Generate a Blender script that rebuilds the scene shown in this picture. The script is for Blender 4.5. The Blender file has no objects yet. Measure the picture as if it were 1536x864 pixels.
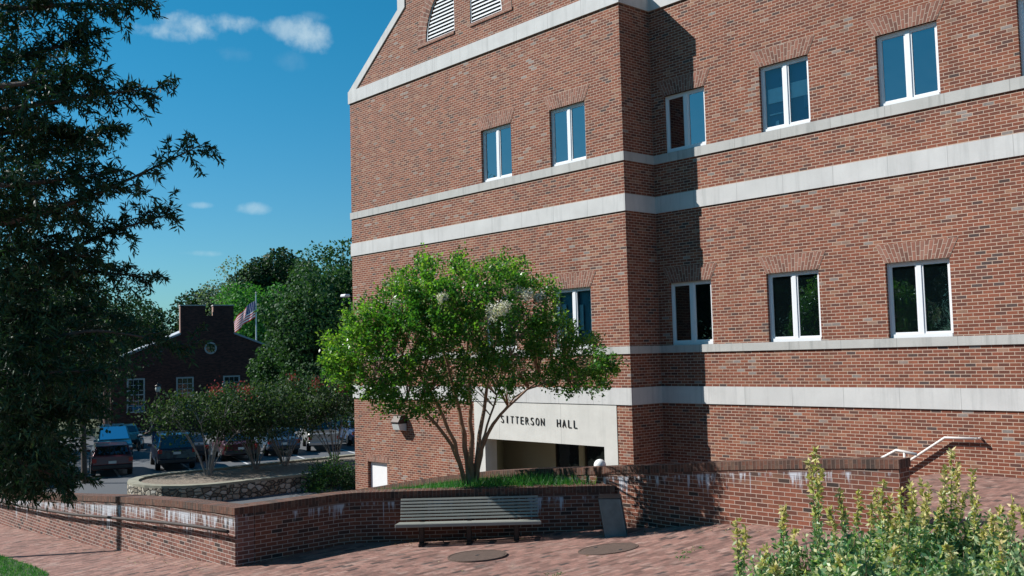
import bpy, bmesh, math, random
import numpy as np
from mathutils import Vector, Matrix, geometry
random.seed(7); RNG = np.random.default_rng(11)
C = bpy.context.scene.collection
SC = bpy.context.scene

# ------------------------------------------------------------------ camera
FPX, YAW, PITCH, ROLL = 1490.928, 0.8425586, 0.0681554, -0.025781
CAM = np.array([15.8297, -17.8176, 5.1])
Fw = np.array([-math.sin(YAW)*math.cos(PITCH), math.cos(YAW)*math.cos(PITCH), math.sin(PITCH)])
_r = np.cross(Fw, [0, 0, 1]); _r /= np.linalg.norm(_r); _u = np.cross(_r, Fw)
Rt = math.cos(ROLL)*_r + math.sin(ROLL)*_u
Up = -math.sin(ROLL)*_r + math.cos(ROLL)*_u
cd = bpy.data.cameras.new('camera'); cam = bpy.data.objects.new('camera', cd); C.objects.link(cam)
cd.sensor_width = 36; cd.lens = FPX/1536*36; cd.clip_end = 3000; cd.clip_start = .1
M = Matrix(((Rt[0], Up[0], -Fw[0], CAM[0]), (Rt[1], Up[1], -Fw[1], CAM[1]), (Rt[2], Up[2], -Fw[2], CAM[2]), (0, 0, 0, 1)))
cam.matrix_world = M
SC.camera = cam
def at(x, y, d):            # a measured point of the photograph at a known distance -> place in the world
    return CAM + (Fw + Rt*(x-768)/FPX - Up*(y-432)/FPX)*d

# ------------------------------------------------------------------ light
SUN = np.array([1.335, 1.118, -1.41]); SUN /= np.linalg.norm(SUN)      # direction the light travels
EL = math.asin(-SUN[2]); AZ = math.atan2(-SUN[0], -SUN[1])
ld = bpy.data.lights.new('sun', 'SUN'); ld.energy = 5.0; ld.angle = math.radians(.5); ld.color = (1, .965, .925)
sun = bpy.data.objects.new('sun', ld); C.objects.link(sun)
sun.rotation_euler = Vector(SUN).to_track_quat('-Z', 'Y').to_euler(); sun.location = (-30, -30, 40)

W = bpy.data.worlds.new('World'); SC.world = W; W.use_nodes = True
nt = W.node_tree; nt.nodes.clear()
def nd(t, typ, **kw):
    n = t.nodes.new(typ)
    for k, v in kw.items(): setattr(n, k, v)
    return n
def mth(t, op, a, b=None, c=None, clamp=False):
    n = t.nodes.new('ShaderNodeMath'); n.operation = op; n.use_clamp = clamp
    for i, v in enumerate((a, b, c)):
        if v is None: continue
        if isinstance(v, (int, float)): n.inputs[i].default_value = v
        else: t.links.new(v, n.inputs[i])
    return n.outputs[0]
def vmth(t, op, a, b=None):
    n = t.nodes.new('ShaderNodeVectorMath'); n.operation = op
    for i, v in enumerate((a, b)):
        if v is None: continue
        if isinstance(v, (tuple, list)): n.inputs[i].default_value = v
        else: t.links.new(v, n.inputs[i])
    return n
def mixc(t, f, a, b, typ='MIX'):
    n = t.nodes.new('ShaderNodeMix'); n.data_type = 'RGBA'; n.blend_type = typ
    for i, v in ((0, f), (6, a), (7, b)):
        if isinstance(v, (int, float)): n.inputs[i].default_value = v
        elif isinstance(v, (tuple, list)): n.inputs[i].default_value = (*v[:3], 1)
        else: t.links.new(v, n.inputs[i])
    return n.outputs[2]
def mapr(t, v, a, b, c=0., d=1., smooth=False):
    n = t.nodes.new('ShaderNodeMapRange'); n.interpolation_type = 'SMOOTHSTEP' if smooth else 'LINEAR'
    t.links.new(v, n.inputs[0])
    for i, q in enumerate((a, b, c, d)): n.inputs[i+1].default_value = q
    return n.outputs[0]

out = nd(nt, 'ShaderNodeOutputWorld'); bg = nd(nt, 'ShaderNodeBackground'); bg.inputs[1].default_value = .066
nt.links.new(bg.outputs[0], out.inputs[0])
sky = nd(nt, 'ShaderNodeTexSky', sky_type='NISHITA', sun_disc=False)
sky.sun_elevation = EL; sky.sun_rotation = AZ % (2*math.pi)
sky.air_density = 1.1; sky.dust_density = .35; sky.ozone_density = 2.2
SKYTINT = (.18, 1.02, 1.13)
hs = nd(nt, 'ShaderNodeHueSaturation'); hs.inputs[1].default_value = 1.18
nt.links.new(sky.outputs[0], hs.inputs['Color'])
tc = nd(nt, 'ShaderNodeTexCoord'); dirv = tc.outputs['Generated']
sepd = nd(nt, 'ShaderNodeSeparateXYZ'); nt.links.new(dirv, sepd.inputs[0])
tint = mixc(nt, mapr(nt, sepd.outputs[2], .02, .38, 0, 1, True), (.50, .91, 1.14), SKYTINT)
skc = mixc(nt, 1., hs.outputs[0], tint, 'MULTIPLY')
wn = nd(nt, 'ShaderNodeTexNoise'); wn.inputs['Scale'].default_value = 19; wn.inputs['Detail'].default_value = 8; wn.inputs['Roughness'].default_value = .58
nt.links.new(dirv, wn.inputs['Vector'])
wn2 = nd(nt, 'ShaderNodeTexNoise'); wn2.inputs['Scale'].default_value = 70; wn2.inputs['Detail'].default_value = 6; wn2.inputs['Roughness'].default_value = .6
nt.links.new(dirv, wn2.inputs['Vector'])
total = None
for (px, py, sx, sy, k) in [(250, 50, 44, 13, .9), (285, 40, 42, 21, 1.), (345, 36, 44, 15, .95), (422, 42, 30, 16, .75), (466, 50, 34, 26, .95), (474, 26, 24, 10, .3),
                            (378, 313, 24, 9, .6), (303, 308, 16, 5, .5), (302, 380, 28, 5, .45), (352, 82, 26, 12, .12), (438, 92, 22, 14, .10)]:
    d = at(px, py, 1)-CAM; d /= np.linalg.norm(d)
    a = vmth(nt, 'DOT_PRODUCT', dirv, tuple(Rt/(sx/FPX)*1.0)).outputs['Value']
    b = vmth(nt, 'DOT_PRODUCT', dirv, tuple(Up/(sy/FPX))).outputs['Value']
    a = mth(nt, 'SUBTRACT', a, float(d@Rt)/(sx/FPX)); b = mth(nt, 'SUBTRACT', b, float(d@Up)/(sy/FPX))
    front = mth(nt, 'GREATER_THAN', vmth(nt, 'DOT_PRODUCT', dirv, tuple(Fw)).outputs['Value'], 0)
    r2 = mth(nt, 'ADD', mth(nt, 'MULTIPLY', a, a), mth(nt, 'MULTIPLY', b, b))
    m = mth(nt, 'SUBTRACT', 1.05, r2)
    m = mth(nt, 'ADD', m, mth(nt, 'MULTIPLY', mth(nt, 'SUBTRACT', wn.outputs[0], .5), 4.2)); m = mth(nt, 'ADD', m, mth(nt, 'MULTIPLY', mth(nt, 'SUBTRACT', wn2.outputs[0], .5), 1.6))
    m = mth(nt, 'MULTIPLY', mapr(nt, m, -.2, 2.0, 0, k, True), front)
    total = m if total is None else mth(nt, 'MAXIMUM', total, m)
skc2 = mixc(nt, mth(nt, 'MULTIPLY', total, .75), skc, (7.6, 9.2, 9.8))
nt.links.new(skc2, bg.inputs[0])

SC.view_settings.view_transform = 'Standard'; SC.view_settings.look = 'None'
SC.view_settings.exposure = .47; SC.view_settings.gamma = 1; SC.view_settings.use_curve_mapping = False
SC.render.engine = 'CYCLES'
SC.cycles.max_bounces = 5; SC.cycles.diffuse_bounces = 2; SC.cycles.transparent_max_bounces = 8

# ------------------------------------------------------------------ object helpers
def link(o, parent=None):
    C.objects.link(o)
    if parent is not None: o.parent = parent
    return o
def tag(o, label=None, cat=None, group=None, kind=None):
    if label: o['label'] = label
    if cat: o['category'] = cat
    if group: o['group'] = group
    if kind: o['kind'] = kind
    return o
def empty(name, loc=(0, 0, 0), rz=0, label=None, cat=None, group=None):
    o = bpy.data.objects.new(name, None); link(o); o.location = [float(v) for v in loc]; o.rotation_euler = (0, 0, rz)
    o.empty_display_size = .2
    return tag(o, label, cat, group)
def copy_tree(o, parent=None):
    c = o.copy(); link(c, parent)
    for ch in list(o.children): copy_tree(ch, c)
    return c
def boxuv(me):
    """UV in metres: u along the horizontal tangent of each face, v along height (or x,y for level faces)"""
    uv = me.uv_layers.new(name='UVMap') if not me.uv_layers else me.uv_layers[0]
    for p in me.polygons:
        n = p.normal
        if abs(n.z) > .75:
            for li in p.loop_indices:
                c = me.vertices[me.loops[li].vertex_index].co; uv.data[li].uv = (c.x, c.y)
        else:
            t = Vector((-n.y, n.x, 0)); t.normalize()
            if abs(t.x) > .999: t = Vector((1, 0, 0))
            if abs(t.y) > .999: t = Vector((0, 1, 0))
            for li in p.loop_indices:
                c = me.vertices[me.loops[li].vertex_index].co; uv.data[li].uv = (c.dot(t), c.z)
class MB:
    """collects shapes; build() links them as ONE mesh object"""
    def __init__(s): s.v = []; s.f = []; s.uv = []; s.m = []; s.sm = []
    def face(s, pts, uvs=None, mi=0, smooth=False):
        b = len(s.v); s.v += [tuple(float(q) for q in p) for p in pts]; s.f.append(tuple(range(b, b+len(pts)))); s.uv.append(uvs); s.m.append(mi); s.sm.append(smooth)
    def box(s, a, b, mi=0):
        x0, y0, z0 = a; x1, y1, z1 = b
        P = [(x0, y0, z0), (x1, y0, z0), (x1, y1, z0), (x0, y1, z0), (x0, y0, z1), (x1, y0, z1), (x1, y1, z1), (x0, y1, z1)]
        for q in ((0, 1, 5, 4), (1, 2, 6, 5), (2, 3, 7, 6), (3, 0, 4, 7), (4, 5, 6, 7), (3, 2, 1, 0)): s.face([P[i] for i in q], None, mi)
    def obox(s, c, ax, ay, az, mi=0):
        """box around centre c with half-axis vectors"""
        c, ax, ay, az = map(np.array, (c, ax, ay, az))
        P = [c+i*ax+j*ay+k*az for k in (-1, 1) for (i, j) in ((-1, -1), (1, -1), (1, 1), (-1, 1))]
        for q in ((0, 1, 5, 4), (1, 2, 6, 5), (2, 3, 7, 6), (3, 0, 4, 7), (4, 5, 6, 7), (3, 2, 1, 0)): s.face([P[i] for i in q], None, mi)
    def tube(s, pts, rad, n=8, cap=True, mi=0, smooth=True):
        pts = [np.array(p, float) for p in pts]
        if isinstance(rad, (int, float)): rad = [rad]*len(pts)
        rings = []; ref = None
        for i, p in enumerate(pts):
            t = pts[min(i+1, len(pts)-1)]-pts[max(i-1, 0)]; t /= (np.linalg.norm(t)+1e-9)
            if ref is None: ref = np.array([0, 0, 1.]) if abs(t[2]) < .9 else np.array([1., 0, 0])
            a = np.cross(t, ref); a /= (np.linalg.norm(a)+1e-9); b = np.cross(t, a); ref = np.cross(a, t)
            rings.append([p+rad[i]*(math.cos(2*math.pi*k/n)*a+math.sin(2*math.pi*k/n)*b) for k in range(n)])
        for i in range(len(rings)-1):
            for k in range(n):
                k2 = (k+1) % n
                s.face([rings[i][k], rings[i][k2], rings[i+1][k2], rings[i+1][k]], None, mi, smooth)
        if cap:
            s.face(rings[0][::-1], None, mi); s.face(rings[-1], None, mi)
    def lathe(s, prof, c=(0, 0, 0), n=24, mi=0, smooth=True):
        c = np.array(c, float)
        R = [[c+np.array([r*math.cos(2*math.pi*k/n), r*math.sin(2*math.pi*k/n), z]) for k in range(n)] for r, z in prof]
        for i in range(len(R)-1):
            for k in range(n):
                k2 = (k+1) % n; s.face([R[i][k], R[i][k2], R[i+1][k2], R[i+1][k]], None, mi, smooth)
    def prism(s, poly, y0, y1, mi=0, axis='y'):
        """poly in (x,z), extruded along y (or poly in (y,z) along x)"""
        f = (lambda p, t: (p[0], t, p[1])) if axis == 'y' else (lambda p, t: (t, p[0], p[1]))
        A = [f(p, y0) for p in poly]; B = [f(p, y1) for p in poly]
        s.face(A, None, mi); s.face(B[::-1], None, mi)
        for i in range(len(poly)):
            j = (i+1) % len(poly); s.face([A[j], A[i], B[i], B[j]], None, mi)
    def build(s, name, mats, parent=None, weld=True, bevel=0, uv=True):
        me = bpy.data.meshes.new(name); me.from_pydata(s.v, [], s.f)
        if not isinstance(mats, (list, tuple)): mats = [mats]
        for m in mats: me.materials.append(m)
        me.polygons.foreach_set('material_index', s.m); me.polygons.foreach_set('use_smooth', s.sm)
        me.update()
        if uv:
            boxuv(me); L = me.uv_layers[0].data
            for p, u in zip(me.polygons, s.uv):
                if u is not None:
                    for li, q in zip(p.loop_indices, u): L[li].uv = q
        o = bpy.data.objects.new(name, me); link(o, parent)
        if weld or bevel:
            bm = bmesh.new(); bm.from_mesh(me); bmesh.ops.remove_doubles(bm, verts=bm.verts, dist=.0004)
            if weld == 'fix': bmesh.ops.recalc_face_normals(bm, faces=bm.faces)
            if bevel:
                es = [e for e in bm.edges if len(e.link_faces) == 2 and e.calc_face_angle(0) > .5]
                bmesh.ops.bevel(bm, geom=es, offset=bevel, segments=1, affect='EDGES', profile=.5)
            bm.to_mesh(me); bm.free()
        return o

# ------------------------------------------------------------------ materials
def newmat(name):
    m = bpy.data.materials.new(name); m.use_nodes = True; t = m.node_tree; t.nodes.clear()
    o = nd(t, 'ShaderNodeOutputMaterial'); b = nd(t, 'ShaderNodeBsdfPrincipled'); t.links.new(b.outputs[0], o.inputs[0])
    return m, t, b, o
def noise(t, vec, scale, detail=4, rough=.55, dist=0):
    n = nd(t, 'ShaderNodeTexNoise'); n.inputs['Scale'].default_value = scale; n.inputs['Detail'].default_value = detail
    n.inputs['Roughness'].default_value = rough; n.inputs['Distortion'].default_value = dist
    if vec is not None: t.links.new(vec, n.inputs['Vector'])
    return n.outputs[0]
def ramp(t, f, stops, interp='LINEAR'):
    n = nd(t, 'ShaderNodeValToRGB'); n.color_ramp.interpolation = interp
    while len(n.color_ramp.elements) < len(stops): n.color_ramp.elements.new(.5)
    for e, (p, c) in zip(n.color_ramp.elements, stops): e.position = p; e.color = (*c, 1)
    t.links.new(f, n.inputs[0]); return n.outputs[0]
def scalev(t, v, s): return vmth(t, 'MULTIPLY', v, s).outputs[0]
def plain(name, col, rough=.6, metal=0, var=.12, scale=9, spec=.5, bump=0):
    m, t, b, o = newmat(name)
    g = nd(t, 'ShaderNodeNewGeometry')
    n = noise(t, g.outputs['Position'], scale, 5)
    c = mixc(t, n, tuple(v*(1-var*1.6) for v in col), tuple(min(1, v*(1+var*1.6)) for v in col))
    t.links.new(c, b.inputs['Base Color']); b.inputs['Roughness'].default_value = rough; b.inputs['Metallic'].default_value = metal
    b.inputs['Specular IOR Level'].default_value = spec
    if bump:
        bp = nd(t, 'ShaderNodeBump'); bp.inputs['Strength'].default_value = bump; bp.inputs['Distance'].default_value = .02
        t.links.new(noise(t, g.outputs['Position'], scale*6, 3), bp.inputs['Height']); t.links.new(bp.outputs[0], b.inputs['Normal'])
    return m
def brickmat(name, stops, mortar, L=.2032, H=.0677, joint=.0105, patch=.22, patchscale=.55, stain=None, rough=.88, swap=False, dirt=.25, soft=.0022):
    m, t, b, o = newmat(name)
    uv = nd(t, 'ShaderNodeUVMap'); uv.uv_map = 'UVMap'
    sp = nd(t, 'ShaderNodeSeparateXYZ'); t.links.new(uv.outputs[0], sp.inputs[0])
    U, V = sp.outputs[0], sp.outputs[1]
    if swap: U, V = V, U
    rowf = mth(t, 'DIVIDE', V, H); row = mth(t, 'FLOOR', rowf); fv = mth(t, 'FRACT', rowf)
    sh = mth(t, 'MULTIPLY', mth(t, 'FLOORED_MODULO', row, 2.), .5)
    uu = mth(t, 'ADD', mth(t, 'DIVIDE', U, L), sh); col = mth(t, 'FLOOR', uu); fu = mth(t, 'FRACT', uu)
    ev = mth(t, 'MULTIPLY', mth(t, 'MINIMUM', fv, mth(t, 'SUBTRACT', 1., fv)), H)
    eu = mth(t, 'MULTIPLY', mth(t, 'MINIMUM', fu, mth(t, 'SUBTRACT', 1., fu)), L)
    e = mth(t, 'MINIMUM', ev, eu)
    mask = mapr(t, e, joint/2-soft, joint/2+soft, 0, 1, True)
    cb = nd(t, 'ShaderNodeCombineXYZ'); t.links.new(col, cb.inputs[0]); t.links.new(row, cb.inputs[1])
    w = nd(t, 'ShaderNodeTexWhiteNoise', noise_dimensions='2D'); t.links.new(cb.outputs[0], w.inputs['Vector'])
    w2 = nd(t, 'ShaderNodeTexWhiteNoise', noise_dimensions='3D')
    cb2 = nd(t, 'ShaderNodeCombineXYZ'); t.links.new(col, cb2.inputs[0]); t.links.new(row, cb2.inputs[1]); cb2.inputs[2].default_value = 5.3
    t.links.new(cb2.outputs[0], w2.inputs['Vector'])
    g = nd(t, 'ShaderNodeNewGeometry'); pos = g.outputs['Position']
    big = noise(t, pos, patchscale, 3, .5)
    val = mth(t, 'ADD', w.outputs['Value'], mth(t, 'MULTIPLY', mth(t, 'SUBTRACT', big, .5), patch*3), clamp=True)
    bc = ramp(t, val, stops)
    # brightness jitter per brick
    j = mapr(t, w2.outputs['Value'], 0, 1, .84, 1.16)
    jc = nd(t, 'ShaderNodeCombineXYZ')
    for i in range(3): t.links.new(j, jc.inputs[i])
    bc = mixc(t, 1., bc, jc.outputs[0], 'MULTIPLY')
    fine = noise(t, pos, 22, 4, .6)
    bc = mixc(t, mapr(t, fine, .35, .75, 0, dirt), bc, tuple(v*.55 for v in stops[0][1]))
    mo = mixc(t, mapr(t, noise(t, pos, 1.3, 4), .35, .7, 0, .5), mortar, tuple(v*.72 for v in mortar))
    c = mixc(t, mask, mo, bc)
    slow = noise(t, pos, .22, 3, .5); strk = noise(t, scalev(t, pos, (3.2, 3.2, .22)), 1., 4, .6)
    c = mixc(t, mapr(t, slow, .35, .68, 0, .26), c, mixc(t, 1., c, (.70, .68, .66), 'MULTIPLY'))
    c = mixc(t, mapr(t, strk, .5, .78, 0, .5), c, mixc(t, 1., c, (.66, .66, .66), 'MULTIPLY'))
    if swap:
        c = mixc(t, mapr(t, noise(t, pos, 2.6, 5, .7), .52, .72, 0, .38), c, (.42, .33, .28)); c = mixc(t, mapr(t, noise(t, pos, 6., 4, .7), .55, .8, 0, .5), c, (.10, .07, .06))
    if stain:
        ruv = nd(t, 'ShaderNodeUVMap'); ruv.uv_map = 'Rel'
        s2 = nd(t, 'ShaderNodeSeparateXYZ'); t.links.new(ruv.outputs[0], s2.inputs[0])
        v1 = scalev(t, ruv.outputs[0], (11., 1.1, 1)); st = noise(t, v1, 1., 4, .7)
        lo = noise(t, scalev(t, ruv.outputs[0], (1.1, .4, 1)), 1., 2)
        top = mapr(t, s2.outputs[1], .17, .20, 0, 1)                      # starts under the cap
        fade = mth(t, 'SUBTRACT', 1., mapr(t, s2.outputs[1], .16, stain[1], 0, 1))
        k = mth(t, 'ADD', mth(t, 'MULTIPLY', st, 1.05), mth(t, 'MULTIPLY', lo, .55))
        k = mth(t, 'ADD', k, mth(t, 'MULTIPLY', mth(t, 'SUBTRACT', fade, .75), .42))
        drip = mth(t, 'MULTIPLY', mth(t, 'MULTIPLY', mapr(t, k, stain[0], stain[0]+.13, 0, .82), top), mapr(t, fade, 0, .12, 0, 1))
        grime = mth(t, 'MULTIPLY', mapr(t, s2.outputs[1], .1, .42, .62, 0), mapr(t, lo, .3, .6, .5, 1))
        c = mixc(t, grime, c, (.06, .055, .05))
        c = mixc(t, drip, c, (.52, .55, .60))
    t.links.new(c, b.inputs['Base Color']); b.inputs['Roughness'].default_value = rough; b.inputs['Specular IOR Level'].default_value = .25
    bp = nd(t, 'ShaderNodeBump'); bp.inputs['Strength'].default_value = .6; bp.inputs['Distance'].default_value = .006
    t.links.new(mth(t, 'ADD', mask, mth(t, 'MULTIPLY', fine, .35)), bp.inputs['Height']); t.links.new(bp.outputs[0], b.inputs['Normal'])
    return m
HALL = [(0, (.085, .055, .05)), (.045, (.135, .052, .037)), (.3, (.195, .062, .037)), (.62, (.232, .073, .042)), (.88, (.265, .093, .052)), (.97, (.29, .15, .095)), (1, (.25, .21, .19))]
m_brick = brickmat('hall_brick', HALL, (.53, .40, .31), joint=.0117, patch=.10, patchscale=.8)
m_arch = brickmat('arch_brick', [(0, (.17, .08, .06)), (.5, (.27, .115, .08)), (1, (.30, .15, .11))], (.44, .34, .27), patch=.05, L=.19, H=.0725, joint=.012)
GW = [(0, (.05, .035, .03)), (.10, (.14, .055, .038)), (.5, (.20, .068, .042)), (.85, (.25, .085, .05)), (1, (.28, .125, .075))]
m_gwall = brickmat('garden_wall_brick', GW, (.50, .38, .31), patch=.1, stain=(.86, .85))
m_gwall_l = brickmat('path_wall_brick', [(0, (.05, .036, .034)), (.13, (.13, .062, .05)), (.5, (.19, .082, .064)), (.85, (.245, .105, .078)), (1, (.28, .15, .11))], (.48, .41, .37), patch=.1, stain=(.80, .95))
m_cap = brickmat('wall_cap_brick', [(0, (.065, .048, .04)), (.4, (.13, .062, .044)), (.8, (.175, .075, .05)), (1, (.17, .10, .07))], (.18, .125, .10), L=.36, H=.0677, joint=.012, patch=.25, patchscale=1.2, dirt=.6)
m_pave = brickmat('brick_paving', [(0, (.08, .055, .05)), (.06, (.17, .095, .078)), (.45, (.29, .155, .125)), (.85, (.34, .185, .148)), (1, (.38, .24, .20))], (.21, .15, .125), L=.20, H=.10, joint=.008, patch=.12, patchscale=.5, swap=True, dirt=.4)

def stonemat(name, col, joint=1.22, streak=.5):
    m, t, b, o = newmat(name)
    uv = nd(t, 'ShaderNodeUVMap'); uv.uv_map = 'UVMap'
    sp = nd(t, 'ShaderNodeSeparateXYZ'); t.links.new(uv.outputs[0], sp.inputs[0])
    g = nd(t, 'ShaderNodeNewGeometry'); pos = g.outputs['Position']
    f = mth(t, 'FRACT', mth(t, 'DIVIDE', sp.outputs[0], joint)); e = mth(t, 'MULTIPLY', mth(t, 'MINIMUM', f, mth(t, 'SUBTRACT', 1., f)), joint)
    jm = mapr(t, e, .003, .008, .0, 1)
    n1 = noise(t, pos, 1.6, 5, .6); n2 = noise(t, scalev(t, pos, (6, 6, .5)), 1., 5, .65); n3 = noise(t, pos, 40, 3)
    c = mixc(t, mapr(t, n1, .3, .7), tuple(v*.84 for v in col), col)
    c = mixc(t, mapr(t, n2, .52, .75, 0, streak), c, tuple(v*q for v, q in zip(col, (.5, .52, .52))))
    c = mixc(t, mapr(t, n3, .3, .8, 0, .16), c, tuple(v*.6 for v in col))
    blk = nd(t, 'ShaderNodeTexWhiteNoise', noise_dimensions='1D'); t.links.new(mth(t, 'FLOOR', mth(t, 'DIVIDE', sp.outputs[0], joint)), blk.inputs['W'])
    c = mixc(t, mapr(t, blk.outputs[0], 0, 1, 0, .16), c, tuple(v*.7 for v in col))
    c = mixc(t, jm, tuple(v*.55 for v in col), c)
    t.links.new(c, b.inputs['Base Color']); b.inputs['Roughness'].default_value = .85; b.inputs['Specular IOR Level'].default_value = .25
    return m
m_stone = stonemat('limestone', (.61, .60, .58))
m_sill = stonemat('limestone_sill', (.50, .49, .46), streak=.85)
m_panel = stonemat('pale_entrance_panel', (.64, .625, .58), joint=2.4, streak=.18)
m_beige = plain('beige_plaster', (.30, .29, .20), .8, var=.05, scale=2)
m_white = plain('white_paint', (.80, .80, .80), .45, var=.03)
m_whiteframe = plain('white_window_frame', (.76, .77, .78), .4, var=.03)
m_trim = plain('old_white_trim', (.34, .36, .36), .6, var=.06)
m_dark = plain('dark_interior', (.03, .032, .035), .9, var=.1)
m_bronze = plain('dark_bronze', (.045, .035, .03), .45, .6, var=.1)
m_rust = plain('brown_iron', (.028, .017, .014), .7, .0, var=.2, scale=14)
m_steel = plain('painted_rail', (.66, .60, .55), .45, .0, var=.06, scale=14)
m_wood = None
def woodmat(name, col):
    m, t, b, o = newmat(name)
    tcn = nd(t, 'ShaderNodeTexCoord')
    n = noise(t, scalev(t, tcn.outputs['Object'], (1.5, 40, 40)), 1., 5, .65)
    n2 = noise(t, tcn.outputs['Object'], 3., 3)
    c = mixc(t, n, tuple(v*.55 for v in col), tuple(v*1.35 for v in col)); c = mixc(t, mapr(t, n2, .3, .7, 0, .3), c, tuple(v*.6 for v in col))
    t.links.new(c, b.inputs['Base Color']); b.inputs['Roughness'].default_value = .75; return m
m_wood = woodmat('weathered_bench_wood', (.26, .265, .235))
m_bin = plain('weathered_bin_metal', (.13, .17, .17), .6, var=.3, scale=7)
m_iron = plain('cast_iron_cover', (.10, .065, .05), .8, .0, var=.25, scale=10, bump=.6)
m_concrete = plain('concrete', (.42, .41, .38), .9, var=.15, scale=3)
m_mulch = plain('mulch', (.22, .18, .14), .95, var=.6, scale=9, bump=1.)
m_asphalt = None
def asphaltmat():
    m, t, b, o = newmat('asphalt'); g = nd(t, 'ShaderNodeNewGeometry'); p = g.outputs['Position']
    c = mixc(t, noise(t, p, .25, 4), (.075, .082, .092), (.115, .122, .132)); c = mixc(t, mapr(t, noise(t, p, 14, 4), .3, .8, 0, .4), c, (.04, .042, .045))
    t.links.new(c, b.inputs['Base Color']); b.inputs['Roughness'].default_value = .9; return m
m_asphalt = asphaltmat()
def soilgrass(name, a, c2):
    m, t, b, o = newmat(name); g = nd(t, 'ShaderNodeNewGeometry'); p = g.outputs['Position']
    c = mixc(t, noise(t, p, .8, 6, .7), a, c2); c = mixc(t, mapr(t, noise(t, p, 18, 4), .3, .8, 0, .5), c, tuple(v*.5 for v in a))
    t.links.new(c, b.inputs['Base Color']); b.inputs['Roughness'].default_value = .95; return m
m_ground = soilgrass('rough_grass_ground', (.05, .07, .03), (.09, .10, .05))
m_lawn = soilgrass('lawn_soil', (.03, .06, .02), (.06, .09, .03))
def rubble():
    m, t, b, o = newmat('rubble_stone'); g = nd(t, 'ShaderNodeNewGeometry'); p = scalev(t, g.outputs['Position'], (1, 1, 1.35))
    v = nd(t, 'ShaderNodeTexVoronoi', feature='F1'); v.inputs['Scale'].default_value = 4.6; t.links.new(p, v.inputs['Vector'])
    e = nd(t, 'ShaderNodeTexVoronoi', feature='DISTANCE_TO_EDGE'); e.inputs['Scale'].default_value = 4.6; t.links.new(p, e.inputs['Vector'])
    sp = nd(t, 'ShaderNodeSeparateColor'); t.links.new(v.outputs['Color'], sp.inputs[0])
    c = ramp(t, sp.outputs[0], [(0, (.16, .14, .11)), (.4, (.34, .29, .22)), (.75, (.50, .45, .36)), (1, (.62, .60, .54))])
    c = mixc(t, mapr(t, noise(t, p, 12, 4), .3, .8, 0, .4), c, (.15, .13, .10))
    c = mixc(t, mapr(t, e.outputs[0], .02, .07), (.05, .045, .04), c)
    t.links.new(c, b.inputs['Base Color']); b.inputs['Roughness'].default_value = .9
    bp = nd(t, 'ShaderNodeBump'); bp.inputs['Distance'].default_value = .06; t.links.new(mapr(t, e.outputs[0], 0, .15), bp.inputs['Height']); t.links.new(bp.outputs[0], b.inputs['Normal'])
    return m
m_rubble = rubble()
def glassmat(name, refl, tint=(.35, .42, .45), body=(.01, .015, .018), transp=.6, gloss=(.85, .93, 1)):
    m, t, b, o = newmat(name); t.nodes.remove(b)
    gl = nd(t, 'ShaderNodeBsdfGlossy'); gl.inputs['Roughness'].default_value = .015; gl.inputs['Color'].default_value = (*gloss, 1)
    g = nd(t, 'ShaderNodeNewGeometry')
    bp = nd(t, 'ShaderNodeBump'); bp.inputs['Strength'].default_value = .25; bp.inputs['Distance'].default_value = .02
    t.links.new(noise(t, g.outputs['Position'], 1.7, 2), bp.inputs['Height']); t.links.new(bp.outputs[0], gl.inputs['Normal'])
    tr = nd(t, 'ShaderNodeBsdfTransparent'); tr.inputs['Color'].default_value = (*tint, 1)
    df = nd(t, 'ShaderNodeBsdfDiffuse'); df.inputs['Color'].default_value = (*body, 1)
    m1 = nd(t, 'ShaderNodeMixShader'); m1.inputs[0].default_value = transp; t.links.new(df.outputs[0], m1.inputs[1]); t.links.new(tr.outputs[0], m1.inputs[2])
    fr = nd(t, 'ShaderNodeFresnel'); fr.inputs['IOR'].default_value = 1.5
    fac = mth(t, 'ADD', fr.outputs[0], refl, clamp=True)
    m2 = nd(t, 'ShaderNodeMixShader'); t.links.new(fac, m2.inputs[0]); t.links.new(m1.outputs[0], m2.inputs[1]); t.links.new(gl.outputs[0], m2.inputs[2])
    t.links.new(m2.outputs[0], o.inputs[0]); return m
m_glass = glassmat('window_glass', .22)
m_carglass = glassmat('car_glass', .05, transp=.2, body=(.01, .014, .018))
m_farglass = glassmat('far_window_glass', .15, transp=0, body=(.02, .03, .035))
def leafmat(name, cols, transl=.35, rough=.45, spec=.35, hue=None):
    m, t, b, o = newmat(name); t.nodes.remove(b)
    g = nd(t, 'ShaderNodeNewGeometry')
    c = ramp(t, g.outputs['Random Per Island'], cols)
    b = nd(t, 'ShaderNodeBsdfPrincipled'); b.inputs['Roughness'].default_value = rough; b.inputs['Specular IOR Level'].default_value = spec
    t.links.new(c, b.inputs['Base Color'])
    tr = nd(t, 'ShaderNodeBsdfTranslucent'); tc2 = mixc(t, 1., c, (1.25, 1.5, .55), 'MULTIPLY'); t.links.new(tc2, tr.inputs['Color'])
    mx = nd(t, 'ShaderNodeMixShader'); mx.inputs[0].default_value = transl
    t.links.new(b.outputs[0], mx.inputs[1]); t.links.new(tr.outputs[0], mx.inputs[2]); t.links.new(mx.outputs[0], o.inputs[0]); return m
m_leaf_myrtle = leafmat('crape_myrtle_leaf', [(0, (.028, .105, .02)), (.5, (.055, .175, .028)), (.8, (.10, .25, .04)), (1, (.19, .32, .055))], .4, .35, .5)
m_leaf_lit = leafmat('myrtle_lit_leaf', [(0, (.09, .22, .03)), (.6, (.16, .31, .045)), (1, (.28, .36, .08))], .5)  # lighter yellow-green puts sunlight on the crown's left and top into leaf colour
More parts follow.
